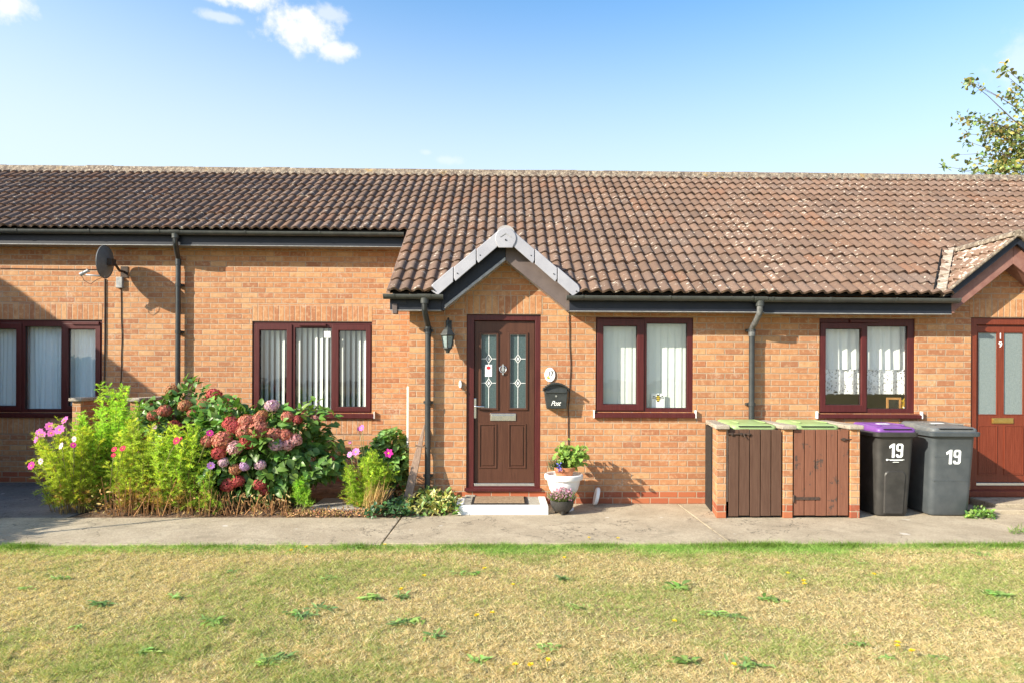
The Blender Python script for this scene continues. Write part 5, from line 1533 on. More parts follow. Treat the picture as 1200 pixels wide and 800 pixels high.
M['dry_stem_green'] = mat_var('mixed_stem', (.16, .15, .05), (.27, .16, .07), 12, .75, .25)
PINK, MAG, PALE, RED = (.62, .15, .46), (.60, .045, .30), (.80, .55, .66), (.58, .03, .10)
grp = 'feathery cosmos plants along the path'
feathery('leftmost feathery yellow-green cosmos with pink daisy flowers by the dark drive', base_at(86, 599), 1.12, .46, 40, 1, (-.02, 0),
         [(43, 514, -.6, .052, PINK), (50, 509, -.55, .045, PINK), (46, 506, -.5, .052, PINK), (58, 499, -.5, .052, PINK), (70, 503, -.6, .062, PINK), (76, 492, -.45, .055, PINK), (37, 545, -.6, .050, MAG), (72, 522, -.75, .042, PALE), (86, 521, -.75, .035, MAG), (87, 514, -.7, .035, PALE), (48, 540, -.6, .04, PALE), (60, 507, -.6, .045, PINK)], dry=.40, green=(.45, .55, .065), group=grp)
feathery('tallest feathery bright green cosmos in front of the left brick bin store', base_at(124, 596), 1.46, .42, 44, 2, (.03, .05), [(134, 526, -.72, .035, RED), (144, 525, -.72, .038, RED), (133, 533, -.72, .028, RED)], dry=.50, green=(.38, .60, .075), group=grp)
feathery('feathery cosmos with dried brown stems between the tallest cosmos and the hydrangea', base_at(160, 600), 1.05, .34, 32, 3, (0, 0), [(207, 516, -.85, .046, RED), (181, 500, -.5, .03, PALE)], dry=.6, green=(.43, .54, .075), group=grp)
feathery('dense feathery lime green cosmos before the back hydrangea', base_at(205, 600), 1.05, .40, 40, 4, (-.02, 0), [(211, 514, -.6, .03, RED), (246, 507, -.7, .042, MAG)], dry=.6, green=(.42, .58, .075), group=grp)
feathery('short feathery cosmos leaning on the front of the large hydrangea', base_at(238, 601), .62, .20, 15, 5, (.0, 0), [(247, 545, -.72, .045, (.52, .24, .58))], dry=.60, green=(.32, .48, .065), group=grp)
feathery('single thin feathery sprig standing before the large hydrangea', base_at(356, 601), .46, .085, 6, 6, dry=.2, green=(.28, .50, .06), group=grp, low_start=.35)
feathery('rounded feathery lime green cosmos clump beside the black plant pot', base_at(432, 598), .70, .30, 34, 7, (.01, -.02), [(417, 529, -.5, .05, (.62, .22, .58)), (424, 501, -.1, .042, (.60, .16, .50)), (421, 502, -.05, .03, (.60, .16, .50)), (410, 532, -.4, .04, (.62, .26, .60)), (410, 518, -.1, .022, (.6, .2, .5))], dry=.30, green=(.34, .49, .055), group=grp)
# upright dried tan straws in the last clump
# withered flower stalks along the front of the bed: nobody could count these
rng = np.random.default_rng(31); mb = MB()
for k in range(260):
    px = rng.uniform(118, 338); b = gz(px, rng.uniform(596, 604.5)); h = rng.uniform(.12, .42) * (.62 if px > 250 else 1)
    t = Vector((b.x + rng.normal(0, .06), b.y + rng.normal(0, .04), h)); k_ = rng.uniform(.6, 1.2)
    mb.tube([b, b.lerp(t, .5) + Vector((rng.normal(0, .01), 0, 0)), t], [.006, .0045, .003], 4, cap=False, col=(.46 * k_, .25 * k_, .115 * k_))
V = np.array(mb.v); 
dm_ = mb.build('dried_stalks', M['petal'], None, cols=True); tag(dm_, 'withered brown flower stalks massed along the path edge of the bed', 'dried plants', kind='stuff')
n = 1500; px = rng.uniform(105, 342, n); P = np.array([tuple(gz(a, b)) for a, b in zip(px, rng.uniform(592, 604.5, n))]); P[:, 2] = rng.random(n) ** 1.6 * .34 * np.where(px > 250, .7, 1)
lv = merge([leaf_arrays(P, rng.normal(size=(n, 3)), rng.normal(size=(n, 3)), rng.uniform(.025, .06, n), rng.uniform(.008, .022, n), vary(np.array([(.36, .20, .09), (.48, .31, .14), (.24, .13, .06), (.58, .42, .19)])[rng.integers(0, 4, n)], n, .2, rng))])
o = npmesh('withered_leaves', *lv, M['petal']); tag(o, 'curled brown dead leaves among the withered stalks at the bed edge', 'dead leaves', kind='stuff')


# ---- hydrangeas
def head_mesh(rng, r, cols):
    """mop-head: a ball of four-petalled florets"""
    n = 230; i = np.arange(n) + .5; ph = np.arccos(1 - 1.75 * i / n); th = math.pi * (1 + 5 ** .5) * i
    Nn = np.stack([np.cos(th) * np.sin(ph), np.sin(th) * np.sin(ph), np.cos(ph)], 1); Nn = unit(Nn + rng.normal(0, .10, (n, 3)))
    P = Nn * r * (.86 + rng.random((n, 1)) * .22) * np.array([1.08, 1.0, .84])
    tang = unit(np.cross(Nn, rng.normal(size=(n, 3)))); bt = np.cross(Nn, tang)
    c = np.array(cols)[rng.integers(0, len(cols), n)]; out = []
    for k in range(4):
        a = k * math.pi / 2; D = tang * math.cos(a) + bt * math.sin(a) + Nn * rng.uniform(.05, .40, (n, 1))
        Lp = r * rng.uniform(.17, .25, n)
        S = np.cross(D, Nn); S = unit(S); D = unit(D)
        Vq = np.stack([P, P + D * Lp[:, None] * .6 - S * Lp[:, None] * .45, P + D * Lp[:, None], P + D * Lp[:, None] * .6 + S * Lp[:, None] * .45], 1).reshape(-1, 3)
        Tq = (np.arange(n)[:, None, None] * 4 + np.array([(0, 1, 2), (0, 2, 3)])[None]).reshape(-1, 3)
        out.append((Vq, Tq, np.repeat(vary(c, n, .16, rng), 2, axis=0)))
    return merge(out)


HC = {'red': [(.46, .085, .085), (.38, .060, .070), (.52, .14, .12), (.34, .07, .06)],
      'coral': [(.50, .175, .130), (.42, .125, .095), (.56, .25, .18), (.46, .20, .13), (.44, .14, .12)],
      'pink': [(.62, .34, .36), (.54, .27, .29), (.66, .42, .42), (.50, .22, .20)],
      'lilac': [(.56, .36, .48), (.60, .44, .52), (.62, .46, .46), (.48, .28, .44)],
      'brown': [(.40, .17, .09), (.46, .23, .12), (.33, .13, .08), (.42, .25, .14)],
      'violet': [(.47, .29, .56), (.54, .37, .60), (.42, .25, .47)]}


def bush(root, cen, rad, n, seed, col, L=(.09, .14), heart=False, lump=.22, zmin=.06, wid=.62, mat='leaf', shade=True, updir=.5, droopy=.5):
    rng = np.random.default_rng(seed)
    d = unit(rng.normal(size=(n, 3))); d[:, 1] = np.where(rng.random(n) < .55, -abs(d[:, 1]), d[:, 1])
    lm = 1 + lump * np.sin(d[:, 0] * 5.1 + seed) * np.sin(d[:, 2] * 6.3 + seed * 2) + lump * .6 * np.sin(d[:, 0] * 11 + d[:, 1] * 9 + seed) * np.cos(d[:, 2] * 10)
    q = rng.random(n); sh = np.where(q < .72, rng.uniform(.82, 1.04, n), rng.uniform(.25, .85, n))
    P = np.array(cen) + d * np.array(rad) * (lm * sh)[:, None]
    ok = P[:, 2] > zmin; P, d = P[ok], d[ok]; n = len(P)
    D = d * .8 + rng.normal(0, .45, (n, 3)) + np.array([0, -.1, -.25 * droopy])
    N = d * .7 + rng.normal(0, .35, (n, 3)) + np.array([-.25, -.35, updir + .4])
    Ls = rng.uniform(L[0], L[1], n)
    P = P - unit(D) * Ls[:, None] * .5
    return npmesh('foliage', *leaf_arrays(P, D, N, Ls, Ls * wid * rng.uniform(.85, 1.15, n), vary(col, n, .26, rng), heart=heart, droop=.32), M[mat], root)


def hydrangea(label, cen, rad, nleaf, seed, heads, ybase, col, zc):
    root = thing('hydrangea', label, 'hydrangea', (cen[0], cen[1], 0), 'hydrangea bushes in the bed')
    bush(root, cen, rad, nleaf, seed, col)
    rng = np.random.default_rng(seed + 50); mb = MB()
    for k in range(16):
        a = rng.uniform(0, 6.28); mb.tube([(cen[0] + .15 * math.cos(a), cen[1] + .12 * math.sin(a), 0), (cen[0] + rad[0] * .5 * math.cos(a), cen[1] + rad[1] * .4 * math.sin(a), cen[2] * .8), (cen[0] + rad[0] * .75 * math.cos(a), cen[1] + rad[1] * .7 * math.sin(a), cen[2] * 1.25)], [.011, .008, .005], 5)
    mb.build('stems', M['bark'], root, smooth=True)
    for (px, py, cl, r) in heads:
        r *= .88
        # on the bush's outer shell, where the view ray through (px,py) meets it
        Y = cen[1]
        for _ in range(8):
            p = at(px, py, Y); u = ((p.x - cen[0]) / (rad[0] * 1.02)) ** 2 + ((p.z - cen[2]) / (rad[2] * 1.05)) ** 2
            Y = cen[1] - rad[1] * math.sqrt(max(.04, 1 - u)) * .97
        p = at(px, py, Y)
        V, T, C = head_mesh(rng, r, HC[cl]); dv = np.array([(p.x - cen[0]) * .35, p.y - cen[1], abs(p.z - cen[2]) * .4 + .45]); dv = dv / np.linalg.norm(dv)
        z = dv; x = np.cross([0, 1, 0.01], z); x /= np.linalg.norm(x); y = np.cross(z, x)
        V = V @ np.stack([x, y, z]) + np.array(p)
        f = npmesh('flower_head', V, T, C, M['petal'], root)
        MB().tube([p - Vector(dv) * r * .1, p - Vector(dv) * (r + .16) - Vector((0, 0, .05))], .005, 5).build('flower_stalk', M['stem'], f, smooth=True)
    return root


hA = [(319, 475, 'lilac', .085), (307, 486, 'brown', .07), (337, 488, 'coral', .075), (371, 487, 'pink', .078), (270, 495, 'red', .09), (289, 494, 'coral', .10), (303, 491, 'coral', .08), (303, 503, 'coral', .115), (287, 505, 'coral', .10), (275, 500, 'red', .085), (261, 515, 'coral', .115), (291, 517, 'red', .095), (275, 524, 'pink', .092), (257, 530, 'red', .088), (244, 516, 'coral', .085), (321, 509, 'coral', .095), (334, 510, 'coral', .085), (324, 520, 'lilac', .085), (337, 520, 'pink', .08), (346, 515, 'pink', .078), (262, 541, 'lilac', .062), (276, 549, 'brown', .072), (287, 545, 'violet', .062), (305, 544, 'lilac', .064), (268, 567, 'red', .095), (279, 563, 'red', .072), (304, 567, 'red', .078), (309, 573, 'red', .070), (348, 491, 'red', .06), (389, 537, 'red', .035)]
cA = at(310, 546, -.05)
hydrangea('large green hydrangea with many coral and pink mop heads below the three-light window', (cA.x, -.02, .60), (.93, .56, .62), 3000, 61, hA, 0, (.115, .225, .045), .6)
hB = [(202, 457, 'brown', .088), (217, 475, 'brown', .085), (193, 481, 'coral', .09), (181, 486, 'coral', .085), (204, 498, 'red', .075), (210, 501, 'red', .07), (240, 473, 'brown', .095), (251, 462, 'red', .095), (269, 469, 'red', .075), (260, 479, 'coral', .12), (225, 484, 'coral', .06)]
cB = at(228, 500, .55)
hydrangea('smaller hydrangea with brownish red heads behind the large one near the downpipe', (cB.x, .62, .70), (.66, .40, .66), 1600, 62, hB, .3, (.105, .20, .05), .6)
# mallow-like shrub in the corner
mc = at(462, 535, .55)
ml = thing('leafy_shrub', 'round-leaved green shrub in the corner under the white waste pipe', 'shrub', (mc.x, .45, 0))
bush(ml, (mc.x - .02, .42, .46), (.36, .30, .40), 760, 71, (.20, .34, .10), (.07, .12), True, .2, .15, .95, 'leaf_soft')
mb = MB()
for k in range(9): mb.tube([(mc.x + random.uniform(-.1, .1), .42, 0), (mc.x + random.uniform(-.25, .22), .40, random.uniform(.4, .8))], [.008, .004], 5)
mb.build('stems', M['stem'], ml, smooth=True)
mk_flower(np.random.default_rng(3), at(455.5, 530.5, .08), (-.1, -1, .3), .062, (.60, .03, .34), ml, npet=6)


def low_plant(name, label, pxr, pyr, n, h, cols, L, seed, wid=.6, mat='leaf', cat='plant', heart=False, kind=None):
    rng = np.random.default_rng(seed); a = rng.uniform(*pxr, n); b = rng.uniform(*pyr, n)
    cx_, w = (pxr[0] + pxr[1]) / 2, (pxr[1] - pxr[0]) / 2
    P = np.array([tuple(gz(x, y)) for x, y in zip(a, b)]); P[:, 2] = .01 + rng.random(n) ** 1.2 * h * np.sqrt(np.maximum(.05, 1 - ((a - cx_) / w) ** 2))
    D = rng.normal(0, .7, (n, 3)) + np.array([0, -.3, .35]); N = rng.normal(0, .4, (n, 3)) + np.array([-.2, -.4, 1])
    Ls = rng.uniform(*L, n); c = np.array(cols)[rng.integers(0, len(cols), n)]
    o = npmesh(name, *leaf_arrays(P, D, N, Ls, Ls * wid, vary(c, n, .22, rng), heart=heart), M[mat]); return tag(o, label, cat, kind=kind)


low_plant('ground_ivy', 'dark green low creeping plant spilling over the path edge by the feathery clump', (428, 484), (594, 607), 520, .16, [(.045, .11, .04), (.065, .15, .045), (.05, .12, .05)], (.03, .06), 81, .75)
low_plant('variegated_plant', 'yellow-green leafy low plant at the foot of the black downpipe beside the step', (468, 541), (582, 604), 900, .20, [(.12, .22, .04), (.30, .32, .07), (.48, .46, .14), (.09, .17, .04), (.55, .50, .20)], (.05, .10), 82, .45)
low_plant('dry_sedum', 'rusty pinkish low sedum edging the bed between hydrangea and feathery clump', (336, 432), (599, 606), 900, .055, [(.42, .24, .13), (.50, .30, .16), (.36, .17, .10), (.30, .22, .08)], (.016, .032), 83, .6, 'petal')
low_plant('dead_hosta', 'withered brown low plant behind the black plant pot', (448, 478), (578, 588), 150, .22, [(.26, .11, .05), (.20, .09, .045), (.34, .18, .09)], (.05, .10), 84, .5, 'petal')
low_plant('low_weed', 'small bright green weed growing at the foot of the grey wheelie bin', (1131, 1166), (602, 608), 190, .07, [(.14, .27, .045), (.20, .32, .06), (.10, .20, .04)], (.03, .055), 85, .6)
low_plant('grass_tuft', 'small tuft of grass in the path joint near the red door step', (1184, 1200), (622, 626), 70, .04, [(.17, .25, .05), (.12, .2, .04)], (.04, .07), 86, .12)
# dried straw leaves standing in the rounded clump
rng = np.random.default_rng(9); b = base_at(440, 600); n = 150
P = np.stack([b.x + rng.normal(0, .06, n), b.y - .12 + rng.normal(0, .03, n), rng.uniform(.02, .2, n)], 1); D = np.stack([rng.normal(.25, .25, n), rng.normal(-.1, .1, n), np.ones(n)], 1)
o = npmesh('straw_tuft', *strip_arrays(P, D, rng.uniform(.12, .30, n), np.full(n, .007), vary((.50, .33, .14), n, .2), rng), M['petal']); tag(o, 'dry straw coloured stems standing in the rounded feathery clump', 'dried plants')
# paving slab lying in the bed
s0, s1 = gz(362, 600), gz(428, 600)
o = MB().box(s0.x, s1.x, -.50, .10, .02, .055).build('paving_slab', M['timber_slab'] if 'timber_slab' in M else M['dark_concrete'], bevel=.008); tag(o, 'flat brown paving slab lying in the bed between hydrangea and feathery clump', 'paving slab')

# ================================================================== lawn: blades, weeds, dandelions
def patch(x, y):
    return .5 * vnoise(x * 1.1 + 7, y * 1.5 + 3, 1) + .3 * vnoise(x * 3.1, y * 4.2, 2) + .2 * vnoise(x * 9, y * 12, 3)


rng = np.random.default_rng(77)
def blades(n, x0, x1, y0, y1, hmul=1.0, edge=False, dens=None):
    x = rng.uniform(x0, x1, n); y = rng.uniform(y0, y1, n) if not edge else y1 + .055 * (vnoise(x * 2.6 + 5, x * 0 + 2, 21) - .45) + .03 * (vnoise(x * 11, x * 0 + 4, 22) - .5) - np.abs(rng.normal(0, .11, n))
    g = patch(x, y); e = np.clip(1 - (-1.84 - y) / .42, 0, 1)
    pg = np.clip((g - .42) * 3.2, .05, .95) * .66 + e ** 1.6 * .62
    green = rng.random(n) < pg
    straw = np.array([(.72, .58, .335), (.83, .72, .47), (.60, .48, .25), (.68, .50, .28), (.42, .34, .19)])[rng.integers(0, 5, n)]
    grn = np.array([(.30, .38, .11), (.38, .44, .14), (.21, .31, .085), (.46, .47, .19)])[rng.integers(0, 4, n)]
    c = np.where(green[:, None], grn, straw) * (1 + rng.normal(0, .20, (n, 1)))
    c = np.where((green & (e > .3))[:, None], c * np.array([[.86, 1.14, .85]]), c)
    tuft = vnoise(x * 22, y * 22, 9)
    L = np.where(green, rng.uniform(.022, .052, n), rng.uniform(.014, .036, n)) * (.50 + 1.0 * tuft) * hmul
    up = np.where(green, rng.uniform(.35, 1.1, n), rng.uniform(.15, 1.1, n))
    a = rng.uniform(0, 2 * math.pi, n); D = np.stack([np.cos(a), np.sin(a), up], 1)
    P = np.stack([x, y, LAWN_Z + rng.random(n) * .012 * tuft], 1)
    kp = (rng.random(n) < np.clip(.30 + 1.5 * (tuft * .6 + vnoise(x * 47, y * 47, 12) * .5 - .2), .25, 1)) | (e > .5)
    P, D, L, c = P[kp], D[kp], L[kp], c[kp]; n = len(P)
    return strip_arrays(P, D, L, rng.uniform(.0018, .0040, n), np.clip(c, .02, .9), rng)


def cull(n, x0, x1, y0, y1, **k): return blades(n, x0, x1, y0, y1, **k)


parts = [blades(520000, -6.2, 6.6, -4.0, -1.86), blades(360000, -4.2, 4.4, -5.0, -4.0), blades(40000, -7, 7, -7.5, -5.0), blades(30000, -9, -6.2, -5, -1.86), blades(30000, 6.6, 9, -5, -1.86)]
parts.append(blades(52000, -6.5, 7.5, -2.2, -1.835, hmul=1.45, edge=True))
# taller fringe clumps that lap over the path
for px, w, n in ((30, .22, 900), (860, .45, 1500), (905, .3, 900), (990, .35, 900), (700, .3, 500), (570, .5, 600), (1120, .5, 900), (1190, .4, 700), (250, .3, 350), (420, .2, 400)):
    b = gz(px, 637); x = b.x + rng.normal(0, w * .5, n); y = -1.86 - np.abs(rng.normal(0, .05, n)); a = rng.uniform(0, 6.28, n)
    parts.append(strip_arrays(np.stack([x, y, np.full(n, LAWN_Z)], 1), np.stack([np.cos(a) * .6, np.sin(a) * .6, rng.uniform(.6, 1.6, n)], 1), rng.uniform(.04, .085, n), np.full(n, .0045), vary((.145, .245, .042), n, .25, rng), rng))
V, T, C = merge(parts)
o = npmesh('grass', V, T, C, M['grass']); tag(o, 'dry straw and green lawn grass', 'grass', kind='stuff')


def rosette(name, seed, nl, L, col, label, group):
    r = np.random.default_rng(seed); a = np.arange(nl) * 2.4 + r.normal(0, .3, nl)
    D = np.stack([np.cos(a), np.sin(a), r.uniform(.12, .7, nl)], 1); N = np.stack([-np.cos(a) * .4, -np.sin(a) * .4, np.ones(nl)], 1)
    P = np.stack([np.cos(a) * .01, np.sin(a) * .01, r.uniform(.004, .02, nl)], 1)
    return leaf_arrays(P, D, N, r.uniform(L * .6, L * 1.15, nl), r.uniform(L * .16, L * .32, nl), vary(col, nl, .25, r), droop=.35)


weeds = [(272, 670, 1), (345, 720, 0), (357, 723, 1), (380, 714, 1), (383, 678, 2), (250, 730, 0), (240, 727, 1), (325, 773, 1), (312, 776, 2), (118, 709, 1), (433, 702, 0), (472, 700, 1), (482, 728, 0), (470, 731, 1), (508, 745, 1), (540, 672, 2), (556, 673, 2), (660, 679, 1), (795, 689, 0), (787, 690, 2), (672, 712, 2), (902, 703, 0), (911, 705, 2), (838, 720, 2), (858, 724, 1), (885, 780, 0), (873, 782, 1), (801, 776, 0), (1098, 771, 2), (1040, 772, 2), (1165, 697, 0), (1174, 699, 1), (720, 642, 2), (296, 643, 1), (418, 642, 0), (1010, 660, 2), (170, 765, 2), (560, 775, 2), (640, 760, 2), (1005, 758, 2), (1150, 650, 2), (70, 679, 2), (30, 690, 2), (90, 735, 2), (205, 700, 2)]
wl3 = ['broad-leaved green weed rosette flat in the dry lawn', 'thin-leaved green weed flat in the dry lawn', 'small pale green weed tuft in the dry lawn']
wg3 = ['broad weeds in the lawn', 'thin weeds in the lawn', 'small weeds in the lawn']
for i, (px, py, k) in enumerate(weeds):
    p = gz(px, py, LAWN_Z + .006); r = np.random.default_rng(300 + i)
    nl = int(r.integers(14, 36)); sp = r.uniform(.016, .042); L = (.066, .058, .045)[k] * r.uniform(.7, 1.3); an = r.uniform(0, 3.14)
    off = r.normal(0, sp, (nl, 2)) * np.array([1.0, .55]); a = r.uniform(0, 6.28, nl)
    P = np.stack([p.x + off[:, 0], p.y + off[:, 1], np.full(nl, p.z) + r.uniform(0, .014, nl)], 1)
    D = np.stack([np.cos(a), np.sin(a), r.uniform(.05, .8, nl)], 1); N = np.stack([-np.cos(a) * .4, -np.sin(a) * .4 - .2, np.ones(nl)], 1)
    col = ((.24, .38, .10), (.20, .32, .11), (.30, .44, .13))[k]
    o = npmesh('lawn_weed', *leaf_arrays(P, D, N, r.uniform(L * .5, L * 1.2, nl), r.uniform(L * .22, L * (.55, .3, .5)[k], nl), vary(col, nl, .28, r), droop=.35), M['leaf_soft']); tag(o, wl3[k], 'weed', wg3[k])
dand = [(451, 641), (568, 670), (470, 695), (497, 679), (601, 690), (577, 724), (559, 727), (661, 657), (724, 633.5), (690, 633), (604, 787), (622, 787), (642, 781), (790, 734), (860, 787), (943, 689), (942, 685), (1024, 677), (1051, 764), (1052, 760), (1069, 770), (359, 644), (341, 648), (923, 676)]
dp = None
for i, (px, py) in enumerate(dand):
    p = gz(px, py + 3, LAWN_Z)
    if dp is None:
        dp = thing('dandelion', 'single yellow dandelion-like flower on a short stalk in the dry lawn', 'flower', (p.x, p.y, LAWN_Z), 'yellow flowers in the lawn')
        n = 34; r = np.random.default_rng(8); a = r.uniform(0, 6.28, n); D = np.stack([np.cos(a), np.sin(a), r.uniform(.1, 1.3, n)], 1); c = np.array([p.x, p.y, LAWN_Z + .062])
        npmesh('flower', *leaf_arrays(np.repeat(c[None], n, 0), D, D + [0, 0, .8], np.full(n, .017), np.full(n, .008), vary((.80, .60, .04), n, .08)), M['petal'], dp)
        MB().tube([(p.x, p.y, LAWN_Z), (p.x + .004, p.y, LAWN_Z + .062)], .0028, 5).build('stalk', M['stem'], dp)
    else:
        copy_tree(dp, loc=(p.x, p.y, LAWN_Z), rz=i * 1.3)
for q in [o for o in bpy.data.objects if o.name.startswith('dandelion')]: q.scale = (1.15, 1.15, .8 + .05 * (len(q.name) % 3))

# ================================================================== tree behind the roof, right
Yt = 10.0
tr = thing('tree', 'sparse leafy tree with yellowing leaves rising behind the roof at the right', 'tree', (at(1262, 300, Yt).x, Yt, 0))
tx = at(1262, 300, Yt).x; rng = np.random.default_rng(12)
mb = MB(); mb.tube([(tx, Yt, -.05), (tx + .1, Yt, 2.2), (tx - .1, Yt + .1, 4.6), (tx + .1, Yt, 7.2), (tx + .2, Yt, 9.4)], [.26, .20, .15, .09, .03], 10)
tips = [(1140, 97, .24), (1134, 94, .16), (1150, 104, .14), (1175, 78, .22), (1176, 86, .20), (1188, 108, .34), (1190, 122, .26), (1171, 138, .24), (1123, 138, .20), (1133, 141, .18), (1141, 137, .16), (1148, 143, .26), (1155, 146, .28), (1165, 155, .34), (1175, 155, .38), (1184, 162, .46), (1195, 150, .4), (1197, 128, .2), (1131, 157, .14), (1134, 166, .18), (1150, 160, .13), (1154, 167, .16), (1119, 182, .15), (1160, 175, .28), (1172, 184, .34), (1185, 182, .46), (1196, 176, .5), (1145, 200, .22), (1158, 196, .28), (1170, 199, .32), (1184, 198, .4), (1106, 195, .14), (1128, 200, .15), (1198, 92, .2), (1135, 190, .10), (1152, 182, .2), (1205, 190, .6), (1215, 150, .6), (1225, 110, .6), (1240, 90, .6), (1262, 70, .6), (1290, 100, .7), (1310, 150, .8), (1230, 180, .7), (1262, 140, .8), (1285, 195, .8), (1320, 205, .8), (1210, 215, .5), (1190, 215, .4), (1250, 215, .8), (1260, 105, .7), (1222, 135, .5)]
LP, LD, LN, LL, LC = [], [], [], [], []
trunk = [Vector((tx, Yt, 4.4)), Vector((tx, Yt, 5.4)), Vector((tx, Yt, 6.4)), Vector((tx + .1, Yt, 7.6))]
for (px, py, r) in tips:
    yo = rng.normal(0, .7); tip = at(px, py, Yt + yo); s = trunk[int(np.clip((tip.z - 4.4) / 1.25, 0, 3))]; s = s + Vector((0, 0, -.4))
    mid = s.lerp(tip, .5) + Vector((rng.normal(0, .15), 0, .18 + abs(rng.normal(0, .12))))
    mb.tube([s, s.lerp(mid, .5) + Vector((0, 0, .08)), mid, mid.lerp(tip, .55) + Vector((0, 0, .05)), tip], [.028, .022, .014, .008, .004], 5)
    m = int(34 * r * (1 + 3.0 * r) / .8 * (2.4 if r > .3 else 1)) + 3; t = rng.random(m); dv = np.array(tip - mid); 
    c = np.array(tip) + rng.normal(0, 1, (m, 3)) * np.array([r * .42, r * .5, r * .42])
    LP.append(c); LD.append(rng.normal(size=(m, 3)) + [0, 0, -.4]); LN.append(rng.normal(size=(m, 3)) + [-.3, -.3, .5]); LL.append(rng.uniform(.09, .15, m))
    base_c = np.array([(.15, .22, .06), (.26, .26, .07), (.12, .18, .06), (.30, .25, .08)])[rng.integers(0, 4, m)]; LC.append(vary(base_c, m, .25, rng))
mb.build('trunk', M['bark'], tr, smooth=True)
L = np.concatenate(LL)
npmesh('crown', *leaf_arrays(np.concatenate(LP), np.concatenate(LD), np.concatenate(LN), L, L * .7, np.concatenate(LC)), M['leaf'], tr)

# ================================================================== hedge just outside the left edge of the picture (its shadow lies on the path)
hx1 = -4.46 - 1.65 * 1.8
hd = thing('hedge', 'clipped privet hedge standing left of the path', 'hedge', (-8.3, -1.8, -.05))
rng = np.random.default_rng(91); n = 9000
f = rng.random(n); P = np.stack([rng.uniform(-9.2, hx1, n), rng.uniform(-3.55, -.1, n), rng.uniform(0, 1.8, n)], 1)
side = rng.integers(0, 4, n)
P[side == 0, 0] = hx1 - np.abs(rng.normal(0, .05, (side == 0).sum())); P[side == 1, 2] = 1.8 - np.abs(rng.normal(0, .05, (side == 1).sum())); P[side == 2, 1] = -3.55 + np.abs(rng.normal(0, .05, (side == 2).sum()))
npmesh('foliage', *leaf_arrays(P, rng.normal(size=(n, 3)), rng.normal(size=(n, 3)), rng.uniform(.06, .1, n), rng.uniform(.04, .06, n), vary((.05, .11, .03), n, .25, rng)), M['leaf'], hd)
MB().box(-9.1, hx1 - .10, -3.45, -.2, -.05, 1.70).build('inner_twigs', M['bark'], hd)

# ---- washing-line post left of the picture: the thin shadow on the path
pb = Vector((-7.05, -2.90, 0)); tipg = gz(205, 607)
hpole = 2.35
o = MB().tube([(pb.x, pb.y, -.05), (pb.x, pb.y, hpole)], .022, 10).build('line_post', M['galv'], smooth=40); tag(o, 'slim grey metal washing line post standing left of the path', 'post')

# ================================================================== sky, sun, camera
SX, SZ = 1.70, 1.03
tosun = Vector((-SX, -1, SZ)).normalized()
elev = math.asin(tosun.z); az = math.atan2(tosun.x, tosun.y)
SUN_STRENGTH, SKY_STRENGTH, EXPOSURE = 5.0, .15, 1.12
W = bpy.data.worlds.new('World'); SC.world = W; W.use_nodes = True
t = W.node_tree; t.nodes.clear()


class WT(NT):
    def __init__(self): self.t = t; self.out = t.nodes.new('ShaderNodeOutputWorld')


w = WT()
sky = w.n('ShaderNodeTexSky', sky_type='NISHITA'); sky.sun_disc = False; sky.sun_elevation = elev; sky.sun_rotation = az % (2 * math.pi)
sky.altitude = 50; sky.air_density = 1.0; sky.dust_density = 1.6; sky.ozone_density = 2.2
gen = w.n('ShaderNodeTexCoord').outputs['Generated']


def dir_px(px, py): return (_f * F + _r * (px - CX) - _u * (py - CY)).normalized()


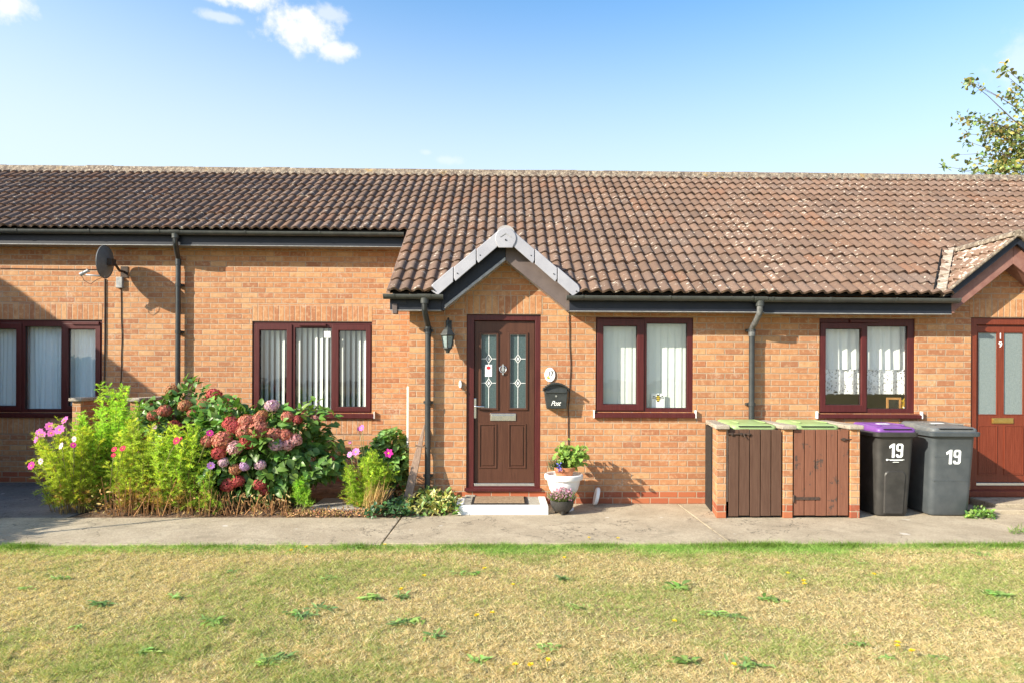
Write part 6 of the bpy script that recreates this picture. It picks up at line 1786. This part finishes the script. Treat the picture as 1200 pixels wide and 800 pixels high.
mask = None
nz = w.noise(gen, 26, 7, .62); nz2 = w.noise(gen, 70, 4, .6)
for (px, py, rx, ry, den) in ((352, 34, 44, 25, 1.0), (394, 60, 24, 12, .85), (388, 17, 24, 11, .55), (285, -2, 40, 13, 1.0), (258, 20, 26, 6, .5), (2, 4, 26, 18, .9), (1200, 72, 34, 30, .38), (527, 188, 22, 7, .30), (500, 179, 8, 4, .25), (1330, 40, 90, 40, .7)):
    d = dir_px(px, py); e1 = Vector((0, 0, 1)).cross(d).normalized(); e2 = d.cross(e1)
    a = w.n('ShaderNodeVectorMath', operation='DOT_PRODUCT'); w.l(gen, a.inputs[0]); a.inputs[1].default_value = e1 * (F / rx)
    b = w.n('ShaderNodeVectorMath', operation='DOT_PRODUCT'); w.l(gen, b.inputs[0]); b.inputs[1].default_value = e2 * (F / ry)
    c = w.n('ShaderNodeVectorMath', operation='DOT_PRODUCT'); w.l(gen, c.inputs[0]); c.inputs[1].default_value = d
    r2 = w.math('SQRT', w.math('ADD', w.math('POWER', w.math('ABSOLUTE', a.outputs['Value']), 2.0), w.math('POWER', w.math('ABSOLUTE', b.outputs['Value']), 2.0)))
    v = w.math('SUBTRACT', 1.0, r2); v = w.math('ADD', v, w.math('MULTIPLY', w.math('SUBTRACT', nz, .5), 1.6)); v = w.math('ADD', v, w.math('MULTIPLY', w.math('SUBTRACT', nz2, .5), .8))
    s = w.math('MULTIPLY', w.smooth(v, .0, .75), w.math('GREATER_THAN', c.outputs['Value'], .2)); s = w.math('MULTIPLY', s, w.smooth(r2, 1.7, .9)); s = w.math('MULTIPLY', s, den)
    mask = s if mask is None else w.math('MAXIMUM', mask, s)
CLOUD = 1.0 / SKY_STRENGTH * .52
hs = w.n('ShaderNodeHueSaturation'); hs.inputs['Saturation'].default_value = 1.22; hs.inputs['Hue'].default_value = .494; hs.inputs['Value'].default_value = 1.05; w.l(sky.outputs[0], hs.inputs['Color'])
sz_ = w.n('ShaderNodeSeparateXYZ'); w.l(gen, sz_.inputs[0])
veil = w.math('MULTIPLY', w.smooth(w.math('ADD', sz_.outputs[2], w.math('MULTIPLY', sz_.outputs[0], .05)), .56, .22), .74)
CV = 1.0 / SKY_STRENGTH * .50
colr = w.mix(veil, hs.outputs[0], (CV * .88, CV * .97, CV * 1.02))
colr = w.mix(mask, colr, (CLOUD * .98, CLOUD * .99, CLOUD))
bg = w.n('ShaderNodeBackground'); w.put(bg.inputs[0], colr); bg.inputs[1].default_value = SKY_STRENGTH
w.l(bg.outputs[0], w.out.inputs[0])

sl = bpy.data.lights.new('sun', 'SUN'); sl.energy = SUN_STRENGTH; sl.angle = math.radians(.5); sl.color = (1.0, .91, .74)
so = bpy.data.objects.new('sun', sl); COL.objects.link(so); so.rotation_euler = tosun.to_track_quat('Z', 'Y').to_euler(); so.location = (-20, -12, 12)

cd = bpy.data.cameras.new('camera'); co = bpy.data.objects.new('camera', cd); COL.objects.link(co)
cd.sensor_fit = 'HORIZONTAL'; cd.sensor_width = 36; cd.lens = 36 * F / 1200; cd.shift_x = (600 - CX) / 1200; cd.shift_y = (CY - 400) / 1200
cd.clip_start = .05; cd.clip_end = 1000
R = Matrix((_r, _u, -_f)).transposed().to_4x4(); R.translation = CAM; co.matrix_world = R
SC.camera = co
vs = SC.view_settings; vs.view_transform = 'Standard'; vs.look = 'None'; vs.exposure = EXPOSURE; vs.gamma = 1; vs.use_curve_mapping = False
SC.render.resolution_x, SC.render.resolution_y = 1024, 682
